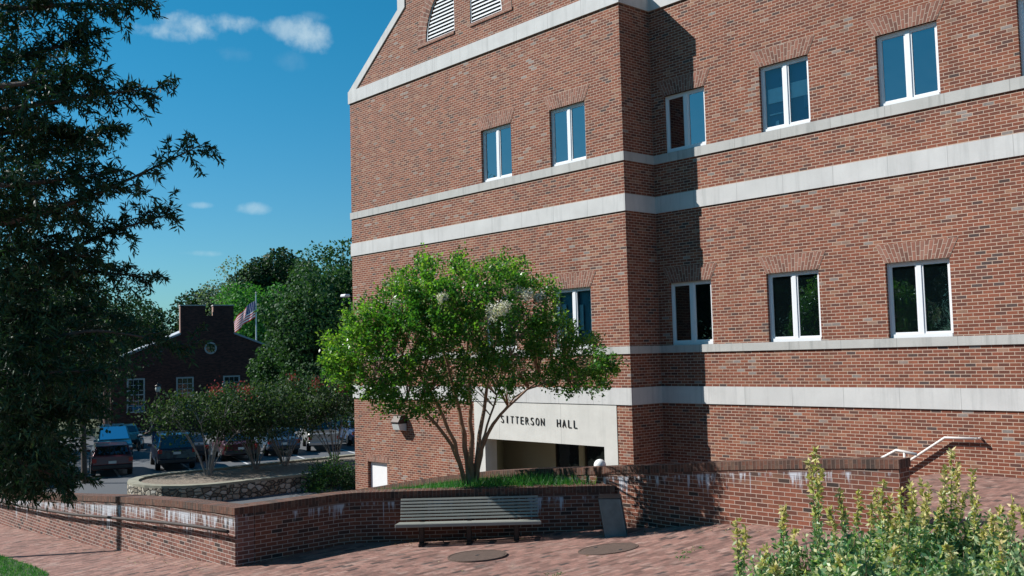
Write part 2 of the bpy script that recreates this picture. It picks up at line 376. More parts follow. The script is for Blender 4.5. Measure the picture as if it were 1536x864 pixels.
m_leaf_oak = leafmat('willow_oak_leaf', [(0, (.010, .036, .018)), (.6, (.018, .056, .024)), (.95, (.032, .08, .03)), (1, (.06, .055, .035))], .2, .5, .25)
m_leaf_far = leafmat('far_dark_leaf', [(0, (.022, .062, .026)), (.6, (.04, .095, .036)), (1, (.075, .14, .05))], .25, .6, .2)
m_leaf_bright = leafmat('far_bright_leaf', [(0, (.035, .13, .03)), (.6, (.06, .20, .04)), (1, (.10, .25, .05))], .35, .6, .2)
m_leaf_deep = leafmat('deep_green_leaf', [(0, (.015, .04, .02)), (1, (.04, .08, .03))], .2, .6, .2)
m_leaf_grey = leafmat('thin_grey_leaf', [(0, (.12, .17, .13)), (1, (.22, .27, .20))], .3, .6, .2)
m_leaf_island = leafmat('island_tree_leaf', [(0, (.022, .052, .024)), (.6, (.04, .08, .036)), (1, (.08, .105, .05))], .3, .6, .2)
m_leaf_shrub = leafmat('variegated_leaf', [(0, (.06, .16, .08)), (.3, (.13, .27, .13)), (.5, (.28, .38, .20)), (.8, (.54, .56, .34)), (1, (.68, .62, .34))], .35, .4, .4)
m_leaf_tip = leafmat('cream_tip_leaf', [(0, (.30, .30, .10)), (.5, (.55, .48, .18)), (.85, (.64, .56, .30)), (1, (.55, .33, .16))], .3, .45, .35)
m_bloom_w = leafmat('white_blossom', [(0, (.55, .52, .47)), (1, (.80, .76, .70))], .2, .8, .1)
m_bloom_r = leafmat('red_blossom', [(0, (.22, .035, .05)), (1, (.36, .08, .09))], .2, .8, .1)
m_grass = leafmat('grass_blade', [(0, (.02, .10, .025)), (.7, (.04, .20, .04)), (1, (.16, .28, .07))], .35, .5, .3)
m_bark = plain('bark', (.075, .06, .05), .9, var=.4, scale=12, bump=.6)
m_bark_myrtle = plain('smooth_myrtle_bark', (.22, .125, .075), .6, var=.35, scale=6)
m_bark_pale = plain('pale_myrtle_bark', (.27, .26, .25), .7, var=.25, scale=6)

# ------------------------------------------------------------------ terrain
CP = np.array([(.5, -10.35, 1.79), (-1.8, -10.3, 1.64), (-4.6, -10.3, 1.41), (-9.3, -10.3, 1.18), (-13.4, -10.3, 1.0), (-20, -10.3, .7),
 (.45, -8.2, 1.85), (1.7, -7.4, 1.88), (2.6, -6.4, 1.9), (3.4, -5.2, 1.97), (4, -4.75, 2.02), (4.8, -4.6, 2.13), (5.6, -4.6, 2.27), (6.5, -4.5, 2.36), (8.3, -4.5, 2.43), (8.9, -4.5, 2.5),
 (3.56, -7.75, 1.98), (5.1, -6.4, 2.08), (7.85, -7, 2.32), (5, -8.6, 1.98), (9, -3.8, 2.58), (10, -3, 2.6), (7.2, 0, 2.68), (7.6, 1.1, 2.66), (8.4, 1.1, 2.65), (12, 1.1, 2.66), (14, -4, 2.72), (20, 1.1, 2.8),
 (15.8, -17.8, 3.45), (12, -14, 3.0), (10, -10, 2.6), (5, -12, 1.95), (0, -14, 1.6), (-5, -13, 1.33), (-10, -14, 1.05), (20, -8, 3.1), (10, -22, 3.3), (0, -24, 2.3), (-15, -22, 1.1), (24, -20, 3.5), (26, 0, 3), (24, -32, 3.6), (-20, -32, 1.2), (2, -32, 2.6)])
def tps_fit(P):
    n = len(P); d = np.linalg.norm(P[:, None, :2]-P[None, :, :2], axis=2); K = np.where(d > 0, d*d*np.log(d+1e-12), 0)+np.eye(n)*.02
    A = np.zeros((n+3, n+3)); A[:n, :n] = K; A[:n, n] = 1; A[:n, n+1:] = P[:, :2]; A[n:, :n] = A[:n, n:].T
    return np.linalg.solve(A, np.concatenate([P[:, 2], np.zeros(3)]))
TW = tps_fit(CP)
def gz(x, y):
    x = np.atleast_1d(np.asarray(x, float)); y = np.atleast_1d(np.asarray(y, float))
    d = np.sqrt((x[:, None]-CP[None, :, 0])**2+(y[:, None]-CP[None, :, 1])**2); K = np.where(d > 0, d*d*np.log(d+1e-12), 0)
    return K@TW[:len(CP)]+TW[-3]+TW[-2]*x+TW[-1]*y
def gz1(x, y): return float(gz([x], [y])[0])
def inpoly(p, poly):
    x, y = p; c = False; n = len(poly)
    for i in range(n):
        x1, y1 = poly[i]; x2, y2 = poly[(i+1) % n]
        if (y1 > y) != (y2 > y) and x < (x2-x1)*(y-y1)/(y2-y1)+x1: c = not c
    return c
def sheet(name, poly, zf, mat, step, off=0, parent=None):
    """a ground sheet filling polygon poly with height zf(x,y)"""
    # densify the outline
    B = []
    for i in range(len(poly)):
        a = np.array(poly[i], float); b = np.array(poly[(i+1) % len(poly)], float); k = max(1, int(np.linalg.norm(b-a)/step))
        B += [tuple(a+(b-a)*t/k) for t in range(k)]
    xs = [p[0] for p in poly]; ys = [p[1] for p in poly]; pts = [Vector(p) for p in B]; nb = len(pts)
    for gx in np.arange(min(xs)+step/2, max(xs), step):
        for gy in np.arange(min(ys)+step/2, max(ys), step):
            if inpoly((gx, gy), poly): pts.append(Vector((gx, gy)))
    r = geometry.delaunay_2d_cdt(pts, [(i, (i+1) % nb) for i in range(nb)], [], 1, 1e-4)
    V = np.array([(v.x, v.y) for v in r[0]]); Z = zf(V[:, 0], V[:, 1])+off
    me = bpy.data.meshes.new(name); me.from_pydata([(float(a), float(b), float(c)) for (a, b), c in zip(V, Z)], [], r[2]); me.update()
    me.polygons.foreach_set('use_smooth', [True]*len(me.polygons)); me.materials.append(mat)
    if len(me.polygons) and me.polygons[0].normal.z < 0: me.flip_normals()
    boxuv(me); o = bpy.data.objects.new(name, me); link(o, parent); return o

# big ground to the horizon
mb = MB(); mb.face([(-900, -900, -.06), (900, -900, -.06), (900, 900, -.06), (-900, 900, -.06)]); tag(mb.build('ground', m_ground), kind='structure')
mb = MB(); mb.face([(-60, -16, 0), (-12.4, -16, 0), (-12.4, 40, 0), (-60, 40, 0)]); tag(mb.build('parking_lot', m_asphalt), kind='structure')
# court in front of the entrance, behind the ramp wall
mb = MB(); mb.face([(-12.38, -4.3, .3), (9.2, -4.3, .3), (9.2, 1.8, .3), (-12.38, 1.8, .3)]); tag(mb.build('entrance_court', m_pave), kind='structure')
BENCHW = [(.43, -10.33), (.43, -8.23), (1.05, -7.44), (1.81, -6.52), (2.57, -5.61), (3.63, -4.50)]
plz = [(-22, -10.2)]+[(.35, -10.2), (.35, -8.2)]+[(p[0]-.08, p[1]+.06) for p in BENCHW[2:]]+[(3.7, -4.38), (8.9, -4.38), (8.9, -4.2), (7.0, -4.2), (7.0, 1.15), (26, 1.15), (26, -32), (-22, -32)]
tag(sheet('brick_plaza', plz, lambda x, y: gz(x, y), m_pave, .7), kind='structure')
# lawn patch lower left
lawnpoly = [(-22, -11.65), (-9, -11.85), (-4.4, -12.0), (-3.0, -12.15), (-2.1, -12.5), (-1.4, -13.2), (-1.2, -14.2), (-1.5, -17), (-3, -24), (-22, -24)]
tag(sheet('lawn', lawnpoly, lambda x, y: gz(x, y), m_lawn, .7, .012), kind='structure')
# planted bank between path wall, bench wall and ramp wall
def bank(x, y):
    t = np.clip((1.6-x)/9., 0, 1); s = np.clip((y+10.3)/5.5, 0, 1)
    z = 2.68-1.0*t*(1-s)-1.35*t*s-.0*s
    lv2 = np.clip((.3-x)/1.5, 0, 1)*s*(1-s)*1.2
    return z-lv2*.6
bankpoly = [(.36, -10.2), (.36, -8.15)]+[(p[0]-.1, p[1]+.1) for p in BENCHW[2:]]+[(3.5, -4.55), (-7.5, -4.55), (-12, -10.2)]
tag(sheet('planting_bed', bankpoly, bank, m_lawn, .5), kind='structure')
mb = MB()                                # slope that carries the bed down to the car park
lowz = 0.
for a, b in (((-12, -10.2), (-7.5, -4.55)),):
    za, zb = float(bank(np.array([a[0]]), np.array([a[1]]))[0]), float(bank(np.array([b[0]]), np.array([b[1]]))[0])
    mb.face([(a[0], a[1], za), (b[0], b[1], zb), (b[0]-3, b[1]+.2, -.02), (a[0]-5, a[1], -.02)])
tag(mb.build('grass_bank', m_ground), kind='structure')
mb = MB()                                # steps down to the court
for i in range(12):
    z = 2.62-i*.17; x = 7.0-i*.3
    mb.box((x-.3, -4.25, z-.9), (x+.02, 1.1, z-.0))
tag(mb.build('steps', m_pave), kind='structure')

# ------------------------------------------------------------------ garden walls
def pathwall(name, path, ztop, zbot, thick, mat, label, side=1, endcap=(True, True), cap_over=.015, caph=.115):
    """wall along a polyline: visible face on the path, thickness to the left of travel (side=1) ; ztop(s,x) -> top of cap"""
    root = empty(name, (path[0][0], path[0][1], 0), label=label, cat='wall')
    P = [np.array(p, float) for p in path]
    nrm = []
    for i in range(len(P)):
        a = P[max(i-1, 0)]; b = P[min(i+1, len(P)-1)]; t = b-a; t /= np.linalg.norm(t); n = np.array([-t[1], t[0]])*side
        if 0 < i < len(P)-1:
            t1 = P[i]-P[i-1]; t1 /= np.linalg.norm(t1); n1 = np.array([-t1[1], t1[0]])*side; n = n/max(.5, n@n1)
        nrm.append(n)
    s = [0]
    for i in range(1, len(P)): s.append(s[-1]+np.linalg.norm(P[i]-P[i-1]))
    o0 = np.array([P[0][0], P[0][1], 0])
    w = MB(); rel = []
    def q(v4, uv4, r4): w.face([tuple(np.array(v)-o0) for v in v4], uv4); rel.append(r4)
    def pt(i, d, z): p = P[i]+nrm[i]*d; return (p[0], p[1], z)
    for i in range(len(P)-1):
        j = i+1; zi, zj = ztop[i]-caph, ztop[j]-caph
        for d, fl in ((0, 0), (thick, 1)):
            v = [pt(i, d, zbot[i]), pt(j, d, zbot[j]), pt(j, d, zj), pt(i, d, zi)]
            u = [(s[i], zbot[i]), (s[j], zbot[j]), (s[j], zj), (s[i], zi)]
            r = [(s[i], ztop[i]-zbot[i]), (s[j], ztop[j]-zbot[j]), (s[j], caph), (s[i], caph)]
            if fl: v, u, r = v[::-1], u[::-1], r[::-1]
            q(v, u, r)
    for i, fl in ((0, 0), (len(P)-1, 1)):
        v = [pt(i, thick, zbot[i]), pt(i, 0, zbot[i]), pt(i, 0, ztop[i]-caph), pt(i, thick, ztop[i]-caph)]
        u = [(0, zbot[i]), (thick, zbot[i]), (thick, ztop[i]-caph), (0, ztop[i]-caph)]; r = [(0, 1), (thick, 1), (thick, .3), (0, .3)]
        if fl: v, u, r = v[::-1], u[::-1], r[::-1]
        q(v, u, r)
    ob = w.build('wall_face', mat, root, weld=False)
    rl = ob.data.uv_layers.new(name='Rel').data
    for p, r in zip(ob.data.polygons, rel):
        for li, uvv in zip(p.loop_indices, r): rl[li].uv = uvv
    c = MB(); o = cap_over
    def qc(v4, uv4): c.face([tuple(np.array(v)-o0) for v in v4], uv4)
    for i in range(len(P)-1):
        j = i+1
        si = s[i]-(o if i == 0 else 0); sj = s[j]+(o if j == len(P)-1 else 0)
        ti = (P[j]-P[i])/np.linalg.norm(P[j]-P[i])
        def pc(k, d, z):
            p = P[k]+nrm[k]*d
            if k == 0: p = p-ti*o
            if k == len(P)-1: p = p+ti*o
            return (p[0], p[1], z)
        a0, a1 = -o, thick+o; h = caph
        qc([pc(i, a0, ztop[i]-h), pc(j, a0, ztop[j]-h), pc(j, a0, ztop[j]), pc(i, a0, ztop[i])], [(0.02, si), (.02, sj), (.34, sj), (.34, si)])
        qc([pc(j, a1, ztop[j]-h), pc(i, a1, ztop[i]-h), pc(i, a1, ztop[i]), pc(j, a1, ztop[j])], [(0.02, sj), (.02, si), (.34, si), (.34, sj)])
        qc([pc(i, a0, ztop[i]), pc(j, a0, ztop[j]), pc(j, a1, ztop[j]), pc(i, a1, ztop[i])], [(.02, si), (.02, sj), (.34, sj), (.34, si)])
        qc([pc(i, a1, ztop[i]-h), pc(j, a1, ztop[j]-h), pc(j, a0, ztop[j]-h), pc(i, a0, ztop[i]-h)], [(0, si), (0, sj), (.3, sj), (.3, si)])
        if i == 0: qc([pc(0, a1, ztop[0]-h), pc(0, a0, ztop[0]-h), pc(0, a0, ztop[0]), pc(0, a1, ztop[0])], [(0, 0), (0, .3), (.1, .3), (.1, 0)])
        if j == len(P)-1: qc([pc(j, a0, ztop[j]-h), pc(j, a1, ztop[j]-h), pc(j, a1, ztop[j]), pc(j, a0, ztop[j])], [(0, 0), (0, .3), (.1, .3), (.1, 0)])
    c.build('wall_cap', m_cap, root, weld=False)
    return root
# path wall on the left (sun on it)
xs = [-22, -17, -13.4, -9.3, -4.6, -1.8, .5]; zt = [1.2, 1.55, 1.83, 2.12, 2.48, 2.65, 2.74]
pathwall('path_wall', [(x, -10.33) for x in xs], zt, [-.2]*7, .34, m_gwall_l, 'long low brick path wall with white lime streaks and a brown handrail, at left')
# bench wall: returns back from the corner, then runs behind the bench
bp_ = [(.5, -9.975), (.47, -9.0), (.45, -8.35), (.52, -8.08), (.72, -7.8), (1.05, -7.42), (1.81, -6.52), (2.57, -5.61), (3.1, -5.0), (3.55, -4.54)]
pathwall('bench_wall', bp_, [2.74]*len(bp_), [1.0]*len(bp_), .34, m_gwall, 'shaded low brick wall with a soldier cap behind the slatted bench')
# taller ramp wall, reaching from the handrail to far left behind the tree
rx = [8.88, 8.3, 7.4, 6.5, 5.6, 4.75, 3.85, 2.7, 1.4, -.25, -1.86, -3.13, -4.23, -4.85, -7.4]
rz = [3.51, 3.48, 3.42, 3.35, 3.27, 3.18, 3.10, 2.99, 2.88, 2.71, 2.48, 2.27, 2.08, 1.98, 1.5]
ry = [-4.44, -4.47, -4.5, -4.52, -4.54, -4.55, -4.5, -4.47, -4.45, -4.45, -4.45, -4.45, -4.45, -4.45, -4.45]
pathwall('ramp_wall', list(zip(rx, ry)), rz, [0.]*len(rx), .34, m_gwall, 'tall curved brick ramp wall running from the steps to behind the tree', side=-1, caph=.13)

# brown handrail on the path wall
hr = empty('wall_handrail', (0.3, -10.42, 2.35), label='dark brown pipe handrail fixed along the face of the path wall', cat='handrail')
def rel(root, p): return tuple(np.array(p, float)-np.array(root.location))
pts = [(.47, -10.44, 2.37), (-.6, -10.44, 2.33), (-1.8, -10.44, 2.26), (-4.6, -10.44, 2.07), (-6.9, -10.44, 1.90), (-9.3, -10.44, 1.78), (-13.4, -10.44, 1.62), (-20, -10.44, 1.1)]
mb = MB(); mb.tube([rel(hr, p) for p in pts], .03, 10); mb.build('rail', m_rust, hr)
for x in (.2, -.25, -2.4, -4.6, -6.8, -9.0, -11.2):
    z = float(np.interp(x, [p[0] for p in pts][::-1], [p[2] for p in pts][::-1]))
    mb = MB(); mb.tube([rel(hr, (x, -10.44, z)), rel(hr, (x, -10.36, z-.03)), rel(hr, (x, -10.32, z-.03))], .014, 6); mb.build('bracket', m_rust, hr)

# handrails of the steps
hr2 = empty('stair_handrail', (7.0, 1.0, 2.7), label='pale metal handrail sloping down along the hall wall beside the steps', cat='handrail')
mb = MB(); mb.tube([rel(hr2, p) for p in [(7.62, 1.02, 3.34), (7.0, 1.02, 3.33), (6.05, 1.02, 2.70), (4.6, 1.02, 1.8), (3.2, 1.02, .95)]], .027, 10); mb.build('rail', m_steel, hr2)
mb = MB(); mb.tube([rel(hr2, (7.62, 1.02, 3.34)), rel(hr2, (7.64, 1.06, 3.34)), rel(hr2, (7.64, 1.118, 3.34))], .022, 8); mb.lathe([(0.001, 0), (.045, 0), (.05, .02)], rel(hr2, (7.62, 1.0, 3.33)), 12); mb.build('wall_bracket', m_steel, hr2)
mb = MB(); mb.tube([rel(hr2, (5.2, 1.02, 2.17)), rel(hr2, (5.2, 1.118, 2.12))], .014, 8); mb.build('wall_bracket', m_steel, hr2)
hr3 = empty('stair_handrail', (8.5, -4.05, 3.5), label='short pale handrail end showing above the ramp wall cap', cat='handrail')
mb = MB(); mb.tube([rel(hr3, p) for p in [(8.98, -4.1, 3.56), (8.68, -4.1, 3.6), (8.35, -4.1, 3.42), (5.5, -4.1, 2.1)]], .022, 10); mb.build('rail', m_steel, hr3)
mb = MB(); mb.tube([rel(hr3, (8.8, -4.1, 3.58)), rel(hr3, (8.8, -4.1, 2.6))], .02, 8); mb.build('post', m_steel, hr3)

# ------------------------------------------------------------------ the brick hall
DB = 1.1183
T, S2t, S2b, M2t, M2b, S1t, S1b, M1t, M1b = 13.609, 9.952, 9.730, 8.921, 8.509, 5.255, 5.077, 4.269, 3.863
TT = 14.02; XL = -12.04
hall = empty('brick_hall', (0, 0, 0), label='large red brick hall with pale stone bands and paired white windows', cat='building')
def wallgrid(name, x0, x1, z0, z1, y, ops, mat, reveal=.16, parent=hall):
    X = sorted({x0, x1, *[o[0] for o in ops], *[o[1] for o in ops]}); Z = sorted({z0, z1, *[o[2] for o in ops], *[o[3] for o in ops]})
    b = MB()
    for i in range(len(X)-1):
        for k in range(len(Z)-1):
            cx, cz = (X[i]+X[i+1])/2, (Z[k]+Z[k+1])/2
            if any(o[0] < cx < o[1] and o[2] < cz < o[3] for o in ops): continue
            b.face([(X[i], y, Z[k]), (X[i+1], y, Z[k]), (X[i+1], y, Z[k+1]), (X[i], y, Z[k+1])])
    for a, c, d, e in ops:
        yb = y+reveal
        b.face([(a, y, d), (a, yb, d), (a, yb, e), (a, y, e)]); b.face([(c, yb, d), (c, y, d), (c, y, e), (c, yb, e)])
        b.face([(a, y, e), (a, yb, e), (c, yb, e), (c, y, e)]); b.face([(a, yb, d), (a, y, d), (c, y, d), (c, yb, d)])
    return b.build(name, mat, parent)
WA = [(-5.30, -4.03, S2t, 11.44), (-2.52, -1.235, S2t, 11.46), (-2.53, -1.22, S1t, 6.77), (-5.30, -4.02, S1t, 6.77)]
WB = [(.38, 1.62, S2t, 11.38), (3.15, 4.40, S2t, 11.45), (5.96, 7.24, S2t, 11.43), (8.73, 10.0, S2t, 11.43),
      (.35, 1.60, S1t, 6.77), (3.115, 4.42, S1t, 6.78), (5.925, 7.235, S1t, 6.77), (8.75, 10.0, S1t, 6.77)]
DOOR = (-11.30, -10.22, -.3, 1.86)
ENT = (-5.88, -.47, -.7, M1b)
wallgrid('wall', XL, 0, -.7, T, 0, WA+[DOOR, ENT], m_brick)
wallgrid('wall', 0, 18, -.7, 16.2, DB, WB, m_brick)
mb = MB(); mb.face([(0, 0, -.7), (0, DB, -.7), (0, DB, T+.2), (0, 0, T+.2)]); mb.build('wall', m_brick, hall)            # short return between the two fronts
mb = MB()                                                                                                                # far sides of the hall
mb.face([(XL, 14, -.7), (XL, 0, -.7), (XL, 0, T+.2), (XL, 14, T+.2)]); mb.face([(18, DB, -.7), (18, 14, -.7), (18, 14, 16.2), (18, DB, 16.2)])
mb.face([(18, 14, -.7), (XL, 14, -.7), (XL, 14, 14), (18, 14, 14)]); mb.face([(0, 14, 14), (0, DB, 14.02), (0, DB, 18.5), (0, 14, 18.5)])
mb.build('wall', m_brick, hall)
# gable with its half-round louvre, cut right through
def boolcut(ob, cutters):
    for c in cutters:
        md = ob.modifiers.new('b', 'BOOLEAN'); md.operation = 'DIFFERENCE'; md.solver = 'EXACT'; md.object = c
    dg = bpy.context.evaluated_depsgraph_get(); dg.update(); me = bpy.data.meshes.new_from_object(ob.evaluated_get(dg))
    ob.modifiers.clear(); old = ob.data; ob.data = me; bpy.data.meshes.remove(old)
    for c in cutters: bpy.data.objects.remove(c)
    for p in me.polygons: p.use_smooth = False
    boxuv(me)
GX = XL/2; SL = .69
mb = MB(); g = MB()
gab = [(XL+.35, TT-.1), (-.35, TT-.1), (-.35, TT), (-3.0, TT+2.1), (-3.0, TT+2.65), (GX, TT+2.65+2.1), (-9.04, TT+2.65), (-9.04, TT+2.1), (XL+.35, TT)]
g.prism(gab, 0, .35); gob = g.build('gable', m_brick, hall, weld='fix')
LR = 1.74; LZ = 14.62
def quarter(sx, r=LR, gap=.365, z0=LZ, n=18):
    pts = [(GX+sx*gap, z0)]
    a0 = math.acos(gap/r)
    pts += [(GX+sx*r*math.cos(a0*k/n), z0+r*math.sin(a0*k/n)) for k in range(n+1)]
    return pts if sx > 0 else pts
cut = []
for sx in (-1, 1):
    c = MB(); c.prism(quarter(sx), -.5, .22); co = c.build('cutter', m_brick, None, weld='fix'); cut.append(co)
boolcut(gob, cut)
for sx in (-1, 1):
    lou = MB(); z = LZ+.02
    while z < LZ+LR-.1:
        hw = math.sqrt(max(0, LR*LR-(z+.1-LZ)**2))-.03
        xa, xb = sorted((GX+sx*.385, GX+sx*hw))
        if abs(xb-xa) > .05:
            lou.face([(xa, .03, z), (xb, .03, z), (xb, .13, z+.085), (xa, .13, z+.085)]); lou.face([(xa, .03, z-.034), (xa, .03, z), (xb, .03, z), (xb, .03, z-.034)][::-1])
            lou.face([(xa, .03, z-.034), (xb, .03, z-.034), (xb, .13, z+.051), (xa, .13, z+.051)][::-1])
        z += .108
    lou.build('louvre', m_white, hall)
    fr = MB(); q = quarter(sx, LR-.005)
    qi = quarter(sx, LR-.05, .40, LZ+.035)
    for i in range(len(q)):
        j = (i+1) % len(q); fr.face([(q[i][0], .02, q[i][1]), (q[j][0], .02, q[j][1]), (qi[j][0], .02, qi[j][1]), (qi[i][0], .02, qi[i][1])])
    fr.build('louvre_frame', m_whiteframe, hall)
    bk = MB(); bk.face([(x, .2, z) for x, z in quarter(sx, LR+.02)]); bk.build('louvre_back', m_dark, hall)
ar = MB(); n = 46                                                          # double ring of brick round the louvre
for ring, (r0, r1) in enumerate(((LR+.012, LR+.215), (LR+.215, LR+.42))):
    for k in range(n):
        a, b_ = math.pi*k/n, math.pi*(k+1)/n
        v = [(GX+r*math.cos(t), -.008-.002*ring, LZ+r*math.sin(t)) for r, t in ((r0, a), (r1, a), (r1, b_), (r0, b_))]
        ar.face(v[::-1], [((ring*.2), k*.0725), (ring*.2+.19, k*.0725), (ring*.2+.19, (k+1)*.0725), (ring*.2, (k+1)*.0725)][::-1])
ar.build('louvre_arch', m_arch, hall)
ls = MB(); ls.box((GX-LR-.45, -.03, LZ-.10), (GX-.365, .1, LZ-.005)); ls.box((GX+.365, -.03, LZ-.10), (GX+LR+.45, .1, LZ-.005)); ls.build('louvre_sill', m_arch, hall)
# rake coping with its shoulder step
def rake(sx):
    f = lambda x, z: ((x, z) if sx < 0 else (XL-x, z))
    outer = [(XL-.03, TT), (-9.15-.03, TT+2.0), (-9.15-.03, TT+2.75), (GX, TT+2.75+2.17)]
    inner = [(XL+.42, TT), (-8.80, TT+1.98), (-8.80, TT+2.60), (GX, TT+2.60+1.92)]
    b = MB()
    for i in range(3):
        b.prism([f(*outer[i]), f(*outer[i+1]), f(*inner[i+1]), f(*inner[i])], -.035, .40)
    return b.build('rake_coping', m_stone, hall, weld='fix')
rake(-1); rake(1)
# roof over the wing
rf = MB()
for sx in (-1, 1):
    x0 = XL if sx < 0 else 0
    rf.face([(x0, .35, TT+.02), (GX, .35, TT+4.3), (GX, 14, TT+4.3), (x0, 14, TT+.02)])
rf.face([(0, DB+.3, 16.0), (18, DB+.3, 16.0), (18, 14, 16.0), (0, 14, 16.0)])
rf.build('roof', plain('slate', (.10, .10, .11), .7), hall)
def band(z0, z1, mat, pr=.03, bx1=18.03):
    b = MB(); b.box((XL-pr, -pr, z0), (pr, .06, z1)); b.box((-.06, .06, z0), (pr, DB-pr, z1)); b.box((-.06, DB-pr, z0), (bx1, DB+.06, z1))
    b.box((XL-pr, .06, z0), (XL+.06, 14, z1))
    return b.build('stone_band', mat, hall)
band(T, TT, m_stone, .045); band(S2b, S2t, m_sill, .035); band(M2b, M2t, m_stone, .03); band(S1b, S1t, m_sill, .035)
# lowest band stops where the entrance panel starts on the left wing
b = MB(); b.box((XL-.03, -.03, M1b), (.03, .06, M1t)); b.box((-.06, .06, M1b), (.03, DB-.03, M1t)); b.box((-.06, DB-.03, M1b), (18.03, DB+.06, M1t)); b.build('stone_band', m_stone, hall)
# flat arches of splayed brick
def jack(x0, x1, z, y):
    b = MB(); n = int(round((x1-x0)/.0725)); h = .375; sp = .19
    for k in range(n):
        a, c = k/n, (k+1)/n
        xa, xc = x0+(x1-x0)*a, x0+(x1-x0)*c; ta, tc_ = x0-sp+(x1-x0+2*sp)*a, x0-sp+(x1-x0+2*sp)*c
        b.face([(xa, y-.006, z), (xc, y-.006, z), (tc_, y-.006, z+h), (ta, y-.006, z+h)], [(.0, k*.0725), (.0, (k+1)*.0725), (.38, (k+1)*.0725), (.38, k*.0725)])
    b.face([(x0, y-.006, z), (x0, y+.05, z), (x1, y+.05, z), (x1, y-.006, z)])
    return b.build('jack_arch', m_arch, hall)
m_glass_low = glassmat('lower_window_glass', .13, gloss=(.55, .80, .85), body=(.006, .012, .014))
m_glass_clear = glassmat('clear_window_glass', .05, tint=(.72, .93, 1.0), transp=1.)
def window(x0, x1, z0, z1, y, inside='room', shade=None, gm=None):
    """paired casement: frame > glass panes, blind, room box"""
    yf = y+.075; f = MB(); w = .05
    f.box((x0, yf, z0), (x0+w, yf+.07, z1)); f.box((x1-w, yf, z0), (x1, yf+.07, z1)); f.box((x0+w, yf, z1-w), (x1-w, yf+.07, z1)); f.box((x0+w, yf-.012, z0), (x1-w, yf+.07, z0+w+.025))
    xm = (x0+x1)/2; f.box((xm-.045, yf-.004, z0+w+.025), (xm+.045, yf+.066, z1-w))
    fo = f.build('window', m_whiteframe, hall)
    for a, c in ((x0+w, xm-.045), (xm+.045, x1-w)):
        s = MB(); k = .038; zz0, zz1 = z0+w+.025, z1-w; ys = yf+.014
        s.box((a, ys, zz0), (a+k, ys+.04, zz1)); s.box((c-k, ys, zz0), (c, ys+.04, zz1)); s.box((a+k, ys, zz1-k), (c-k, ys+.04, zz1)); s.box((a+k, ys, zz0), (c-k, ys+.04, zz0+k))
        s.build('sash', m_whiteframe, fo)
        g_ = MB(); g_.face([(a+k, ys+.02, zz0+k), (c-k, ys+.02, zz0+k), (c-k, ys+.02, zz1-k), (a+k, ys+.02, zz1-k)]); g_.build('glass_pane', gm or m_glass, fo)
    r = MB(); ya, yb = yf+.072, yf+1.3
    r.face([(x0, yb, z0), (x1, yb, z0), (x1, yb, z1), (x0, yb, z1)]); r.face([(x0, ya, z0), (x0, yb, z0), (x0, yb, z1), (x0, ya, z1)]); r.face([(x1, yb, z0), (x1, ya, z0), (x1, ya, z1), (x1, yb, z1)])
    r.face([(x0, ya, z1), (x0, yb, z1), (x1, yb, z1), (x1, ya, z1)]); r.face([(x0, yb, z0), (x0, ya, z0), (x1, ya, z0), (x1, yb, z0)])
    r.build('room', m_dark, fo)
    if shade:
        for (fa, fb, za, zb_, m) in shade:
            s = MB(); yo = .16 if m in (m_bluewall, m_palewall) else .10; s.box((x0+(x1-x0)*fa, yf+yo, z0+(z1-z0)*za), (x0+(x1-x0)*fb, yf+yo+.01, z0+(z1-z0)*zb_)); s.build('notice' if m is m_paper else 'partition' if m in (m_bluewall, m_palewall) else 'blind', m, fo)
    jack(x0, x1, z1, y)
m_blind = plain('grey_blue_blind', (.10, .22, .33), .8, var=.04)
m_paper = plain('pale_paper', (.80, .84, .82), .8, var=.08)
m_bluewall = plain('blue_room_partition', (.03, .13, .24), .8, var=.1, scale=3)
m_palewall = plain('pale_blue_partition', (.22, .36, .42), .8, var=.15, scale=2)
m_olive = plain('dark_green_blind', (.03, .05, .045), .8)
for i, w in enumerate(WA[:3]):
    window(*w[:4], 0, shade=[(.02, .98, .0, .98, m_blind)] if i < 2 else [(.06, .2, .05, .75, m_paper), (.56, .66, .3, .72, m_paper), (.84, .93, .3, .72, m_paper), (.0, 1., .0, 1., m_palewall)], gm=m_glass_clear if i == 2 else None)
window(*WA[3][:4], 0)
for i, w in enumerate(WB):
    sh = None
    if i == 0: sh = [(.52, .98, .0, .98, m_blind)]
    if i == 1: sh = [(.08, .46, .44, .66, m_paper), (.54, .95, .45, .68, m_paper), (.80, .95, .27, .45, m_blind), (.1, .44, .26, .28, m_paper), (.22, .28, .05, .16, m_paper), (.0, 1., .0, 1., m_bluewall)]
    
    if i in (2, 3): sh = [(.02, .98, .0, .98, plain('deep_blue_blind', (.02, .09, .17), .8, var=.02))]
    if i in (4, ): sh = [(.02, .98, .28, .98, m_olive)]
    if i in (6, 7): sh = [(.02, .98, .12, .98, m_olive)]
    window(*w[:4], DB, shade=sh, gm=m_glass_clear if i == 1 else m_glass_low if i > 3 else None)
# white service door, lower left
d = MB(); d.box((DOOR[0]+.03, .10, DOOR[2]), (DOOR[1]-.0, .15, DOOR[3]-.03)); dob = d.build('door', m_white, hall)
d = MB(); d.tube([(-10.35, .08, .8), (-10.35, .06, .8), (-10.46, .06, .8)], .012, 6); d.build('handle', m_steel, dob)
b = MB(); n = 15
for k in range(n):
    xa = DOOR[0]-.08+(1.24)*k/n; xb = DOOR[0]-.08+(1.24)*(k+1)/n
    b.face([(xa, -.006, DOOR[3]), (xb, -.006, DOOR[3]), (xb, -.006, DOOR[3]+.2), (xa, -.006, DOOR[3]+.2)], [(0, k*.0725), (0, (k+1)*.0725), (.19, (k+1)*.0725), (.19, k*.0725)])
b.build('door_lintel', m_arch, hall)
